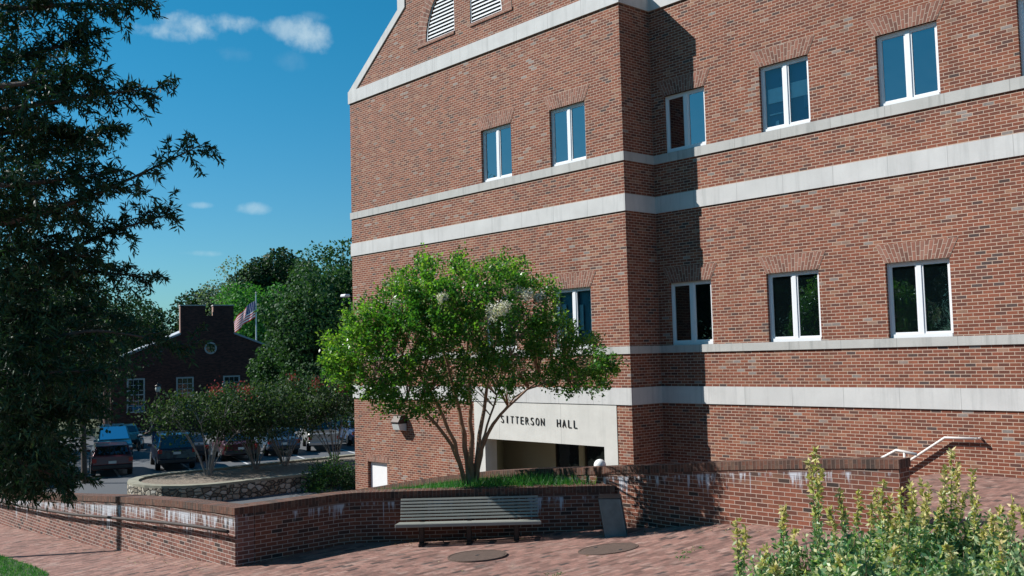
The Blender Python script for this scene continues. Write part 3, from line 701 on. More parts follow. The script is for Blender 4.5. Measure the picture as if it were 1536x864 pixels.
# pale entrance panel and the recess behind it
EO = (-5.42, -.92, -.7, 2.84)
wallgrid('entrance_panel', ENT[0]+.012, ENT[1]-.012, -.7, M1b-.012, -.012, [EO], m_panel, reveal=.42)
e = MB(); y1 = 1.6
e.face([(-5.42, .40, -.1), (-6.5, y1, -.1), (-6.5, y1, 2.84), (-5.42, .40, 2.84)])
e.face([(-6.5, y1, -.1), (-4.3, y1, -.1), (-4.3, y1, 2.84), (-6.5, y1, 2.84)])
e.face([(-6.5, .3, 2.845), (-6.5, 3, 2.845), (0, 3, 2.845), (0, .3, 2.845)]); e.box((-3.34, y1-.05, -.1), (-3.16, y1+.1, 2.84)); e.box((-2.25, y1-.05, -.1), (-2.1, y1+.1, 2.84))
e.face([(-2.1, y1, -.1), (-.4, y1, -.1), (-.4, y1, 2.84), (-2.1, y1, 2.84)])
e.face([(-6.5, .3, .31), (0, .3, .31), (0, 3, .31), (-6.5, 3, .31)])
e.build('entrance_recess', m_beige, hall)
for a, c in ((-4.3, -3.34), (-3.16, -2.25)):
    f = MB(); f.box((a, y1, .3), (a+.05, y1+.05, 2.83)); f.box((c-.05, y1, .3), (c, y1+.05, 2.83)); f.box((a+.05, y1, 2.75), (c-.05, y1+.05, 2.83)); f.box((a+.05, y1, .3), (c-.05, y1+.05, .5))
    do = f.build('door', m_bronze, hall)
    g_ = MB(); g_.face([(a+.05, y1+.03, .5), (c-.05, y1+.03, .5), (c-.05, y1+.03, 2.75), (a+.05, y1+.03, 2.75)]); g_.build('glass_pane', glassmat('door_glass', .0, transp=0), do)
# name of the hall in separate bronze letters
def word(txt, xs_, zs_, h):
    for i, ch in enumerate(txt):
        if ch == ' ': continue
        cu = bpy.data.curves.new('t', 'FONT'); cu.body = ch; cu.size = 1; cu.extrude = .02; cu.resolution_u = 4; cu.offset = -.014
        o = bpy.data.objects.new('t', cu); C.objects.link(o); bpy.context.view_layer.update()
        me = bpy.data.meshes.new_from_object(o); bpy.data.objects.remove(o)
        V = np.array([v.co[:] for v in me.vertices]); mn, mx = V.min(0), V.max(0); V = (V-mn)/(mx-mn)
        w_ = .035 if ch == 'I' else .118 if ch in 'SETL' else .14; x = xs_[0]+(xs_[1]-xs_[0])*i/(len(txt)-1); z = zs_[0]+(zs_[1]-zs_[0])*i/(len(txt)-1)
        w_ *= .9; out = np.stack([x-w_/2+V[:, 0]*w_, -.013-.001-.018*V[:, 2], z-h/2+V[:, 1]*h], 1)
        me.vertices.foreach_set('co', out.ravel()); me.materials.clear(); me.materials.append(m_bronze); me.update()
        link(bpy.data.objects.new('letter', me), hall)
word('SITTERSON  HALL', (-4.66, -1.88), (3.40, 3.35), .195)

# wall pack lamp
lp = empty('wall_lamp', (-9.3, 0, 3.1), label='dark hooded wall lamp with a pale lens on the brick left of the entrance', cat='lamp')
b = MB(); b.prism([(-.0, .30), (-.22, .27), (-.34, .08), (-.34, .04), (0, .04)], -.2, .2, axis='x'); b.build('hood', m_bronze, lp, bevel=.012, weld='fix')
b = MB(); b.prism([(-.01, .035), (-.32, .035), (-.26, -.16), (-.01, -.2)], -.18, .18, axis='x'); b.build('lens', plain('pale_lens', (.6, .62, .6), .3, var=.05), lp, bevel=.01, weld='fix')

# dome-topped white bollard lamp beyond the ramp wall
gl = empty('globe_lamp', (.14, -1.3, .3), label='white globe lamp showing just above the ramp wall near the entrance', cat='lamp')
b = MB(); b.lathe([(.001, 2.42)]+[(.14*math.sin(a), 2.28+.14*math.cos(a)) for a in np.linspace(.05, math.pi-.4, 12)], n=20); b.build('globe', plain('opal_globe', (.82, .82, .80), .3, var=.02), gl)
b = MB(); b.lathe([(.12, 0), (.12, .05), (.05, .08), (.045, 2.06), (.075, 2.14), (.001, 2.15)], n=14); b.build('post', m_bronze, gl)

# ------------------------------------------------------------------ bench, bin, covers
bx, by = at(704, 806, 17.15)[:2]
a_b = math.atan2(-5.93+7.75, 3.07-1.44)
bn = empty('park_bench', (2.26, -6.86, gz1(2.3, -6.9)), a_b, label='long weathered grey wooden bench with slatted back in front of the low wall', cat='bench')
L2 = 1.235; bn.scale = (1, 1, .85)
for k in range(6):
    s = MB(); s.obox((0, -.16+k*.085, .435-.010*k), (L2, 0, 0), (0, .036, -.004), (0, .0015, .016)); s.build('seat_slat', m_wood, bn, bevel=.004)
for k in range(7):
    t = k/6; s = MB(); s.obox((0, .305+.13*t, .455+.375*t), (L2-.02, 0, 0), (0, .009, .0195), (0, -.010, .004)); s.build('back_slat', m_wood, bn, bevel=.003)
s = MB(); s.obox((0, -.208, .415), (L2+.015, 0, 0), (0, .012, 0), (0, 0, .034)); s.build('front_rail', m_wood, bn, bevel=.006)
for sx in (-.82, 0, .82):
    s = MB(); s.obox((sx, .03, .2), (.045, 0, 0), (0, .05, 0), (0, 0, .2)); s.build('leg', m_bronze, bn, bevel=.01)
    s = MB(); s.obox((sx, .03, .02), (.04, 0, 0), (0, .27, 0), (0, 0, .02)); s.build('foot', m_bronze, bn, bevel=.008)
    s = MB(); s.obox((sx, .08, .395), (.035, 0, 0), (0, .26, 0), (0, 0, .018)); s.build('seat_bearer', m_bronze, bn)
    s = MB(); s.obox((sx, .41, .62), (.03, 0, 0), (0, .085, .235), (0, .015, -.006)); s.build('back_support', m_bronze, bn)
# leaning litter bin
bi = empty('litter_bin', (4.16, -5.18, gz1(4.16, -5.18)-.01), math.radians(41), label='weathered grey-green square litter bin leaning by the corner of the brick walls', cat='bin')
b = MB(); n = 9
lean = np.array([-.10, .0])
def ring(z, w, dpt): return [(x*w+lean[0]*z/.68, y*dpt+lean[1]*z/.68, z) for x, y in ((-1, -1), (1, -1), (1, 1), (-1, 1))]
r0, r1 = ring(.0, .185, .2), ring(.64, .185, .2)
for i in range(4):
    j = (i+1) % 4; A, B, Cc, Dd = map(np.array, (r0[i], r0[j], r1[j], r1[i])); nrm = np.cross(B-A, Dd-A); nrm /= np.linalg.norm(nrm)
    for k in range(n):
        t0, t1 = k/n, (k+1)/n-.02; o_ = nrm*.008
        b.face([A+(B-A)*t0+o_, A+(B-A)*t1+o_, Dd+(Cc-Dd)*t1+o_, Dd+(Cc-Dd)*t0+o_])
    b.face([A, B, Cc, Dd])
b.face(r1); b.face(r0[::-1]); b.build('bin_body', m_bin, bi, weld=False)
b = MB(); q0, q1 = ring(.642, .188, .203), ring(.655, .188, .203); q1 = [(x, y, z+(.02 if y > 0 else 0)) for x, y, z in q1]
b.face(q0[::-1]); b.face(q1)
for i in range(4): b.face([q0[i], q0[(i+1) % 4], q1[(i+1) % 4], q1[i]])
b.build('lid', plain('dark_bin_lid', (.03, .035, .035), .5), bi, bevel=.004)
def cover(x, y, lab, bar):
    z0 = gz1(x, y); e = .3; nx = -(gz1(x+e, y)-gz1(x-e, y))/(2*e); ny = -(gz1(x, y+e)-gz1(x, y-e))/(2*e)
    r = empty('manhole_cover', (x, y, z0+.004), label=lab, cat='manhole cover', group='round iron covers in the plaza')
    r.rotation_euler = Vector((nx, ny, 1)).to_track_quat('Z', 'Y').to_euler()
    b = MB(); b.lathe([(.001, .008), (.43, .008), (.435, .004), (.435, -.05)], n=48, smooth=False); b.build('lid', m_iron, r)
    b = MB(); b.lathe([(.441, -.05), (.441, .010), (.47, .010), (.475, -.05)], n=48, smooth=False); b.build('rim', m_iron, r)
    b = MB()
    for (hx, hy) in bar: b.box((hx-.035, hy-.02, .008), (hx+.035, hy+.02, .013))
    b.build('pick_hole', m_dark, r)
cover(3.56, -7.75, 'left round iron manhole cover with one central mark, in front of the bench', [(0, 0)])
cover(5.1, -6.4, 'right round iron manhole cover with two pick holes, in front of the litter bin', [(-.15, -.25), (.15, .25)])

# ------------------------------------------------------------------ foliage builders
def mesh_np(name, V, Q, mat, parent=None, smooth=False):
    me = bpy.data.meshes.new(name); nv, nq = len(V), len(Q)
    me.vertices.add(nv); me.vertices.foreach_set('co', V.astype(np.float32).ravel())
    me.loops.add(nq*4); me.loops.foreach_set('vertex_index', Q.astype(np.int32).ravel())
    me.polygons.add(nq); me.polygons.foreach_set('loop_start', np.arange(0, nq*4, 4, dtype=np.int32)); me.polygons.foreach_set('loop_total', np.full(nq, 4, np.int32))
    me.update(calc_edges=True); me.materials.append(mat)
    return link(bpy.data.objects.new(name, me), parent)
def norm(v): return v/(np.linalg.norm(v, axis=-1, keepdims=True)+1e-9)
def leaves(name, P, D, L, Wd, mat, parent=None, up=None, shape=.45):
    """rhombic leaves: base P, direction D, length L, half-width Wd"""
    n = len(P); D = norm(D); R = norm(RNG.normal(size=(n, 3))) if up is None else norm(up+RNG.normal(size=(n, 3))*.5)
    S = norm(np.cross(D, R)); L = np.broadcast_to(L, n)[:, None]; Wd = np.broadcast_to(Wd, n)[:, None]
    V = np.stack([P, P+D*L*shape+S*Wd, P+D*L, P+D*L*shape-S*Wd], 1).reshape(-1, 3)
    return mesh_np(name, V, np.arange(4*n).reshape(n, 4), mat, parent)
def local(root, A): return np.asarray(A, float)-np.array(root.location)
def bez(a, b, c, n):
    t = np.linspace(0, 1, n)[:, None]; return (1-t)**2*a+2*t*(1-t)*b+t*t*c
def branches(root, segs, mat, name='branch', n=6):
    mb = MB()
    for pts, r0, r1 in segs: mb.tube(local(root, pts), list(np.linspace(r0, r1, len(pts))), n, cap=False)
    return mb.build(name, mat, root, uv=False)
def blobtree(name, base, H, R, label, cat, mat, nl, size, trunk=.25, crown0=.3, lobes=14, group=None, flat=1., seed=0, lob=.42, bark=None, dense=1.0, xy=(1, 1)):
    """broadleaf tree: trunk with limbs, crown of many leaf-sized faces gathered in uneven lobes"""
    rs = np.random.default_rng(seed+5)
    root = empty(name, base, label=label, cat=cat, group=group); base = np.array(base, float)
    zc = base[2]+H*(crown0+(1-crown0)/2); rz_ = H*(1-crown0)/2
    cs, rr = [], []
    for i in range(lobes):
        d = norm(rs.normal(size=3)); d[2] = d[2]*.9+.1; k = rs.uniform(.25, .82)
        cs.append(np.array([base[0]+d[0]*R*k*xy[0], base[1]+d[1]*R*k*xy[1], zc+d[2]*rz_*k])); rr.append(R*lob*rs.uniform(.7, 1.25))
    cs = np.array(cs); rr = np.array(rr)
    w = rr**2/np.sum(rr**2); idx = rs.choice(lobes, nl, p=w); d = norm(rs.normal(size=(nl, 3)))
    rad = rr[idx]*(1-np.abs(rs.normal(size=nl))*.22)*dense
    # sub-clumps: push radius by a cheap 3-D wave so the outline is uneven
    wv = np.sin(d[:, 0]*9+idx)*np.sin(d[:, 1]*8+idx*2)*np.sin(d[:, 2]*10+idx*3)
    rad = rad*(1+.22*wv); keep = wv > -.42; idx, d, rad = idx[keep], d[keep], rad[keep]; nl = len(idx)
    P = cs[idx]+d*rad[:, None]*np.array([1, 1, flat])
    D = norm(d*.6+rs.normal(size=(nl, 3))*.7+np.array([0, 0, -.25]))
    leaves('crown', local(root, P), D, size*rs.uniform(.7, 1.3, nl), size*.42, mat, root, up=d)
    segs = []; top = base+np.array([0, 0, H*.62])
    mid = base+np.array([rs.normal()*.2, rs.normal()*.2, H*.3])
    segs.append((bez(base-np.array([0, 0, .2]), mid, top, 8), trunk, trunk*.45))
    for i in range(lobes):
        a = base+np.array([0, 0, H*rs.uniform(.22, .5)]); a[:2] = mid[:2]*.5+a[:2]*.5 if False else a[:2]
        segs.append((bez(a, (a+cs[i])/2+np.array([0, 0, -.04*H]), cs[i], 6), trunk*.38, trunk*.08))
    br = branches(root, segs, bark or m_bark, 'trunk', 7)
    return root

# ------------------------------------------------------------------ crape myrtle by the bench
def myrtle():
    base = np.array([1.03, -5.81, 2.62])
    root = empty('crape_myrtle', base, label='crape myrtle in full leaf with many bare stems, growing from the grass behind the bench', cat='tree')
    rs = np.random.default_rng(3)
    R3, U3 = np.array([.66, .75, 0]), np.array([0, 0, 1.])
    px = 18.8/FPX
    def wp(x, y, dd=0): p = at(x, y, 18.8+dd); return p
    # outline of the crown, as seen; each point becomes a world position with its own depth
    stems = [([(698, 722), (690, 690), (672, 640), (648, 590), (612, 540), (580, 505)], -.5, .05), ([(700, 722), (690, 690), (665, 650), (634, 612), (585, 588), (545, 560)], .3, .045),
             ([(704, 722), (700, 680), (692, 630), (680, 575), (655, 500), (640, 430)], .1, .06), ([(706, 722), (707, 680), (706, 630), (702, 570), (700, 500), (712, 430)], -.2, .06),
             ([(710, 722), (716, 680), (724, 630), (730, 580), (745, 500), (750, 430)], .4, .055), ([(712, 722), (719, 680), (733, 648), (757, 613), (797, 578), (850, 548)], -.3, .045),
             ([(710, 720), (718, 680), (728, 650), (740, 612), (752, 575), (775, 510)], .7, .03),
             ([(712, 722), (720, 690), (730, 650), (742, 630), (775, 590), (840, 568)], .4, .028)]
    segs = []; nodes = []
    for pts, dd, r in stems:
        W3 = np.array([wp(x, y, dd*min(1, k/3)+(0)) for k, (x, y) in enumerate(pts)]); W3[0, 2] = base[2]-.02
        W3[0] = base+(W3[0]-base)*.8
        t = np.linspace(0, 1, 14); xs_ = np.linspace(0, 1, len(W3)); Wd = np.stack([np.interp(t, xs_, W3[:, i]) for i in range(3)], 1)
        Wd[1:-1] = (Wd[:-2]+2*Wd[1:-1]+Wd[2:])/4; Wd[1:-1] += rs.normal(size=(12, 3))*.012
        segs.append((Wd, r, .012)); nodes += [p for p in Wd[5:]]
    nodes = np.array(nodes)
    # clump centres fill a broad low dome
    lobes = []
    spec = [] + [(640, 400, 16), (640, 430, 26), (600, 450, 34), (560, 480, 40), (530, 520, 40), (515, 548, 24), (560, 550, 44), (600, 510, 50), (650, 480, 55), (700, 440, 44), (745, 420, 38), (770, 412, 24), (742, 398, 14),
            (795, 450, 40), (700, 510, 60), (760, 500, 55), (820, 500, 40), (870, 530, 38), (900, 545, 22), (620, 575, 40), (680, 565, 40), (650, 598, 22), (740, 560, 34), (580, 590, 24), (840, 560, 28), (880, 565, 20), (795, 545, 35), (655, 455, 40), (690, 405, 22), (608, 425, 20)]
    for x, y, r in spec: lobes.append((x, y, r))
    P = []; D = []; PN = []; DN = []; tw = []
    area = np.array([r*r for *_, r in lobes], float); pr = area/area.sum()
    for k in range(2450):
        x, y, r = lobes[rs.choice(len(lobes), p=pr)]
        a = rs.uniform(0, 6.283); q = r*math.sqrt(rs.uniform(0, 1))
        X, Y = x+q*math.cos(a)*.94, y+9+q*math.sin(a)*.84
        cx, cy = 705, 505; dn = min(1., math.hypot((X-cx)/215, (Y-cy)/130)); dep = 1.8*math.sqrt(max(.05, 1-dn*dn))*rs.choice([-1, 1])*rs.uniform(.3, 1)**.6
        c = wp(X, Y, dep)
        i = np.argmin(np.linalg.norm((nodes-c)*[1, 1, .7]+[0, 0, .15], axis=1)); s = nodes[i]
        out_ = norm(c-wp(705, 540, 0)); tip = c+out_*rs.uniform(.08, .24)+np.array([0, 0, rs.uniform(.0, .12)])
        if k % 4 == 0: tw.append((bez(s, (s+c)/2+np.array([0, 0, .1]), tip, 5), .011, .003))
        m = 26; t = rs.uniform(0, 1, m); ax = norm(tip-c+1e-6)
        pp = c+(tip-c)*t[:, None]*1.1+rs.normal(size=(m, 3))*.05
        keepc = math.sin(X*.06+dep)*math.sin(Y*.075+dep*1.7) < .62
        if not keepc: continue
        (PN if (X < 560 and rs.uniform() < .55) or (Y < 440 and rs.uniform() < .4) or rs.uniform() < .06 else P).append(pp); (DN if len(PN) > len(DN) else D).append(norm(ax*.7+rs.normal(size=(m, 3))*.75+np.array([0, 0, -.1])))  # many left and top clumps take the leaf tone that paints in sunlight
    # upright shoots on top, all given the sunlit leaf colour
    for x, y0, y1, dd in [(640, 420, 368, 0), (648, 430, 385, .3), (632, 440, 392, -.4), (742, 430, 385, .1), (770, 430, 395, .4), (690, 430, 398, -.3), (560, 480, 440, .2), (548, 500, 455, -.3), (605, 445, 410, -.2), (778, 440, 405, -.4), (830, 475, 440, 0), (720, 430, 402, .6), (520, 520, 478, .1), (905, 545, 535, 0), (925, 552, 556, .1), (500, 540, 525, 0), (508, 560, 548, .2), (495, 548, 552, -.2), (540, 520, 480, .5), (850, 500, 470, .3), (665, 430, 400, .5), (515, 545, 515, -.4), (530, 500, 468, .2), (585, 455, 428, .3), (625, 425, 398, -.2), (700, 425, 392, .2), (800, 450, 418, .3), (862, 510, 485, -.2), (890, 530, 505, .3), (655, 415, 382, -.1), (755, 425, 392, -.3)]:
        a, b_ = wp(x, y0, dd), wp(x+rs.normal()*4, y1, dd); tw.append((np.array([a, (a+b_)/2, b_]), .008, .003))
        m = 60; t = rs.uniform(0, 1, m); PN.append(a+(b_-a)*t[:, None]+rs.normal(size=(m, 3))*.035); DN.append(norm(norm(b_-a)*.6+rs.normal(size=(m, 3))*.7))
    P = np.concatenate(P); D = np.concatenate(D); PN = np.concatenate(PN); DN = np.concatenate(DN)
    leaves('lit_leaves', local(root, PN), DN, rs.uniform(.045, .085, len(PN)), .021, m_leaf_lit, root, up=np.array([0, 0, .9]))
    branches(root, segs, m_bark_myrtle, 'trunk', 8); branches(root, tw, m_bark_myrtle, 'twigs', 4)
    leaves('crown', local(root, P), D, rs.uniform(.045, .088, len(P)), .022, m_leaf_myrtle, root, up=np.array([0, 0, .9]))
    for x, y, r, dd in [(742, 466, 15, -1.9), (755, 460, 10, -1.9), (662, 445, 9, -1.7), (592, 455, 8, -1.2), (790, 440, 9, -1.5), (808, 445, 8, -1.4), (775, 435, 7, -1.3)]:
        c = wp(x, y+2, dd); m = 330; q = rs.normal(size=(m, 3))*r*px*.30; sub = rs.integers(0, 3, m); q += np.array([[-.6, .1, .2], [.1, -.2, -.3], [.6, .2, .3]])[sub]*r*px*.8; q[:, 2] *= 1.1
        leaves('blossom', local(root, c+q), rs.normal(size=(m, 3)), .03, .014, m_bloom_w, root)
    return root
myrtle()

# ------------------------------------------------------------------ willow oak hanging in from the left
def oak():
    base = np.array([.3, -16.6, 1.6]); base[2] = gz1(base[0], base[1])-.05
    root = empty('willow_oak', base, label='dark willow oak with narrow drooping leaves overhanging the left of the view', cat='tree')
    rs = np.random.default_rng(21)
    W_ = lambda x, y, d: at(x, y, d)
    tk = [base, W_(-420, 500, 12.2), W_(-380, 200, 12.2), W_(-330, -80, 12.4), W_(-280, -400, 12.6)]
    segs = [(bez(tk[0], (tk[1]+tk[2])/2, tk[3], 12), .34, .2), (bez(tk[3], tk[4]*.5+tk[3]*.5, tk[4], 5), .2, .1)]
    mains = [([(-340, 150), (-120, 165), (0, 168), (120, 145), (235, 132)], 10.8), ([(-350, 350), (-150, 350), (20, 335), (150, 290), (300, 218)], 10.6), ([(-380, 420), (-150, 430), (60, 400), (150, 352), (250, 322)], 11.4),
             ([(-380, 520), (-150, 480), (40, 440), (130, 405), (218, 416)], 12.2), ([(-330, -60), (-120, -20), (20, 15), (110, 5), (205, 8)], 10.6), ([(-330, 60), (-120, 75), (10, 90), (90, 70), (132, 52)], 11.8),
             ([(-380, 560), (-150, 540), (30, 520), (140, 492), (282, 518)], 11.0), ([(-380, 600), (-150, 590), (0, 590), (80, 620), (135, 600)], 11.6), ([(-380, 640), (-150, 640), (0, 680), (60, 705), (108, 722)], 11.0),
             ([(-340, 250), (-150, 240), (20, 240), (110, 215), (170, 190)], 12.4), ([(-340, 250), (-150, 265), (0, 280), (90, 270), (150, 262)], 10.3), ([(-330, 0), (-150, -60), (-20, -60), (80, -40), (150, -30)], 11.8),
             ([(-340, 120), (-150, 120), (0, 130), (80, 120), (130, 112)], 10.2), ([(-380, 450), (-150, 470), (0, 480), (70, 470), (160, 470)], 11.6), ([(-380, 700), (-200, 700), (-60, 715), (20, 722), (50, 728)], 11.4),
             ([(-360, 400), (-160, 390), (-20, 380), (60, 370), (130, 385)], 11.0), ([(-360, 300), (-160, 310), (-20, 320), (60, 310), (120, 330)], 12.0), ([(-360, 560), (-160, 560), (-60, 640), (20, 650), (100, 668)], 12.2),
             ([(-380, 650), (-160, 660), (-40, 700), (40, 690), (90, 700)], 12.0), ([(-360, 200), (-160, 200), (0, 200), (70, 195), (110, 205)], 11.2), ([(-380, 560), (-160, 560), (-20, 560), (60, 560), (140, 555)], 10.6)]
    P = []; D = []
    for pts, d in mains:
        n = len(pts); W3 = np.array([W_(x, y, 12.2+(d-12.2)*min(1, k/2)+rs.normal()*.12) for k, (x, y) in enumerate(pts)])
        t = np.linspace(0, 1, 26); W3 = np.stack([np.interp(t, np.linspace(0, 1, n), W3[:, i]) for i in range(3)], 1)
        for _ in range(3): W3[1:-1] = (W3[:-2]+W3[1:-1]*2+W3[2:])/4
        segs.append((W3, .055, .006))
        for k in range(3, 26):
            frac = k/25
            nsub = 4 if frac < .5 else 3
            for _ in range(nsub):
                s = W3[k]; ln = (.62-.42*frac)*rs.uniform(.5, 1.2)+.08
                dirn = norm(norm(W3[min(k+1, 25)]-W3[k-1])*.8+rs.normal(size=3)*.75+np.array([0, 0, -.22])); e_ = s+dirn*ln; mid = (s+e_)/2+np.array([0, 0, .06])
                cv = bez(s, mid, e_+np.array([0, 0, -.1*ln]), 5); segs.append((cv, .0045, .002))
                m = int(48*ln/.5)+14; tt = rs.uniform(.1, 1.05, m); idx = np.clip((tt*4).astype(int), 0, 3); fr = tt*4-idx
                pp = cv[idx]+(cv[idx+1]-cv[idx])*fr[:, None]; P.append(pp+rs.normal(size=(m, 3))*.012)
                D.append(norm(dirn*.45+rs.normal(size=(m, 3))*.6+np.array([0, 0, -.35])))
    # deep shade-giving inside of the crown, off to the left
    ys_ = [-400, 0, 60, 100, 150, 200, 250, 300, 350, 400, 450, 500, 550, 600, 650, 700, 740]; xm_ = [105, 100, 75, 105, 125, 115, 95, 95, 100, 100, 95, 105, 100, 95, 95, 85, 55]
    for k in range(8200):
        y = rs.uniform(-380, 722); lim = np.interp(y, ys_, xm_); x = lim-abs(rs.normal())*190-rs.uniform(0, 60); d = rs.uniform(10.2, 14.2)
        if x < -620 or y-738 > (x*-.1): continue
        gap = math.sin(x*.045+d*1.3)*math.sin(y*.052+d*.9)*math.sin((x+y)*.031+1.)
        if gap > .02 and y < 440 and x > -60: continue
        if y < 440 and x > -200 and rs.uniform() < .42: continue
        c = W_(x, y, d); ax = norm(rs.normal(size=3)+np.array([0, 0, -.3])); m = 17; t = rs.uniform(0, .42, m)
        P.append(c+ax*t[:, None]+rs.normal(size=(m, 3))*.02); D.append(norm(ax*.5+rs.normal(size=(m, 3))*.65+np.array([0, 0, -.3])))
    P = np.concatenate(P); D = np.concatenate(D)
    branches(root, segs, m_bark, 'trunk', 6)
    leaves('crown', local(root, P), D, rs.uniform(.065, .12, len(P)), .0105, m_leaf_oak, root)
    return root
oak()

# ------------------------------------------------------------------ variegated shrubs, lower right
m_stem = plain('shrub_stem', (.20, .15, .08), .8)
def shrub(base, rx_, ry_, h, label, seed, stalks, nl):
    rs = np.random.default_rng(seed); root = empty('variegated_shrub', base, label=label, cat='shrub', group='cream-edged shrubs in the foreground bed')
    base = np.array(base, float)
    P = []; D = []; segs = []
    ncl = nl//14
    for k in range(ncl):
        a = rs.uniform(0, 6.283); q = math.sqrt(rs.uniform(0, 1)); ph = rs.uniform(.15, 1)
        top = h*(1-.30*q*q)*(.86+.14*math.sin(a*3+seed)); c = base+np.array([rx_*q*math.cos(a), ry_*q*math.sin(a), top*(ph**.45)])
        ax = norm(np.array([math.cos(a)*q*.6, math.sin(a)*q*.6, 1.])+rs.normal(size=3)*.35); ln = rs.uniform(.06, .16)
        m = 14; t = np.linspace(0, 1, m); P.append(c+ax*(t*ln)[:, None]); dd = rs.normal(size=(m, 3)); D.append(norm(norm(dd)*1.+ax*.7))
        if k % 3 == 0: segs.append((bez(base+np.array([rs.normal()*.08, rs.normal()*.08, 0]), base+(c-base)*[.3, .3, .6], c+ax*ln, 5), .006, .002))
    P = np.concatenate(P); D = np.concatenate(D)
    leaves('foliage', local(root, P), D, rs.uniform(.026, .048, len(P)), rs.uniform(.0065, .011, len(P)), m_leaf_shrub, root)
    branches(root, segs, m_stem, 'stems', 4)
    for (x, y0, y1, d) in stalks:
        a = at(x+rs.normal()*14, y0, d); b_ = at(x, y1, d); mid = (a+b_)/2+rs.normal(size=3)*.02; cv = bez(a, mid, b_, 8)
        ln = np.linalg.norm(b_-a); m = int(ln/.0046)+48; t = rs.uniform(0, 1, m); i = np.clip((t*7).astype(int), 0, 6); f = (t*7-i)[:, None]
        pp = cv[i]*(1-f)+cv[i+1]*f; dd = norm(norm(rs.normal(size=(m, 3)))+np.array([0, 0, .45])); hi = (t > .55+rs.normal(size=m)*.12).astype(int)
        o = leaves('shoot', local(root, pp), dd, rs.uniform(.026, .046, m), .0085, m_leaf_shrub, root); o.data.materials.append(m_leaf_tip); o.data.polygons.foreach_set('material_index', hi.astype(np.int32))
        mb = MB(); mb.tube(local(root, cv), list(np.linspace(.004, .0015, 8)), 4, cap=False); mb.build('stem', m_stem, o, uv=False)
    return root
def sb(x, d):
    p = at(x, 800, d); return (p[0], p[1], gz1(p[0], p[1]))
shrub(sb(1225, 5.4), .36, .36, at(1225, 808, 5.4)[2]-sb(1225, 5.4)[2], 'variegated shrub at left of its bed, with the tall yellow-tipped shoot', 4,
      [(1222, 860, 672, 5.3), (1230, 850, 700, 5.35), (1214, 850, 690, 5.25), (1105, 870, 778, 5.2), (1118, 870, 790, 5.3), (1150, 870, 822, 5.1), (1176, 840, 762, 5.4), (1258, 850, 738, 5.2), (1288, 850, 738, 5.5), (1195, 860, 792, 5.3), (1243, 860, 765, 5.1)], 22000)
shrub(sb(1385, 5.9), .50, .40, at(1385, 782, 5.9)[2]-sb(1385, 5.9)[2], 'middle variegated shrub, broad, below the short handrail end', 5,
      [(1325, 850, 722, 5.8), (1336, 850, 745, 5.9), (1352, 850, 735, 6.), (1366, 850, 725, 5.8), (1382, 850, 722, 5.9), (1394, 850, 728, 6.), (1308, 850, 760, 5.7), (1345, 850, 770, 5.6), (1427, 850, 676, 5.9), (1436, 850, 695, 5.95), (1420, 850, 700, 5.8), (1459, 850, 706, 6.1), (1405, 850, 765, 5.8), (1312, 850, 738, 5.9), (1372, 850, 745, 5.7), (1412, 850, 742, 5.9), (1447, 850, 738, 5.8), (1390, 850, 752, 5.6)], 30000)
shrub(sb(1520, 5.6), .46, .40, at(1520, 792, 5.6)[2]-sb(1520, 5.6)[2], 'variegated shrub cut by the right edge of the view', 6,
      [(1490, 860, 770, 5.6), (1518, 860, 748, 5.7), (1530, 860, 765, 5.6), (1500, 850, 762, 5.8), (1465, 850, 745, 5.7), (1475, 860, 790, 5.5), (1505, 860, 785, 5.5)], 26000)
shrub(sb(1290, 4.7), .42, .3, at(1300, 848, 4.7)[2]-sb(1290, 4.7)[2], 'low variegated shrub nearest the viewer, in front of the others', 7, [(1165, 880, 850, 4.7), (1260, 880, 838, 4.7), (1340, 880, 826, 4.7)], 18000)
shrub(sb(1450, 4.8), .42, .3, at(1450, 838, 4.8)[2]-sb(1450, 4.8)[2], 'low variegated shrub nearest the right corner of the view', 8, [(1420, 880, 820, 4.8), (1500, 880, 815, 4.8)], 18000)

# ------------------------------------------------------------------ grass
def grass(name, pts, h, mat, w=.004, lean=.5):
    n = len(pts); D = norm(np.stack([RNG.normal(size=n)*lean, RNG.normal(size=n)*lean, np.ones(n)], 1))
    o = leaves(name, pts, D, h*RNG.uniform(.4, 1.25, n), w, mat, None, shape=.35); return tag(o, kind='stuff')
n = 26000; X = RNG.uniform(-4, 3.4, n); Y = RNG.uniform(-8.2, -4.6, n)
ok = (Y > (-8.15+(X-.36)*1.17)+.1) & (X > -4) & (Y > -8.1); X, Y = X[ok], Y[ok]
g1 = grass('bed_grass', np.stack([X, Y, bank(X, Y)-.01], 1), .24, m_grass, .006, .55); g1['label'] = 'bright green grass round the foot of the crape myrtle'; g1['category'] = 'grass'
n = 60000; X = RNG.uniform(-13, -1.2, n); Y = RNG.uniform(-15.5, -11.65, n); ok = np.array([inpoly((x, y), lawnpoly) for x, y in zip(X, Y)]); X, Y = X[ok], Y[ok]
g2 = grass('lawn_grass', np.stack([X, Y, gz(X, Y)], 1), .07, m_grass, .005, .6); g2['label'] = 'mown lawn in the lower left corner beside the brick path'; g2['category'] = 'grass'
tuft = []
for (px, py) in [(1030, 848), (1045, 843), (1022, 856), (835, 862)]:
    c = CAM+(at(px, py, 1)-CAM)*(3.05/-(at(px, py, 1)-CAM)[2])
    for _ in range(26):
        x, y = c[0]+random.gauss(0, .07), c[1]+random.gauss(0, .07); tuft.append((x, y, gz1(x, y)))
g3 = grass('paving_weeds', np.array(tuft), .05, m_grass, .006, 1.3); g3['label'] = 'small green weeds in the joints of the brick paving'; g3['category'] = 'weeds'

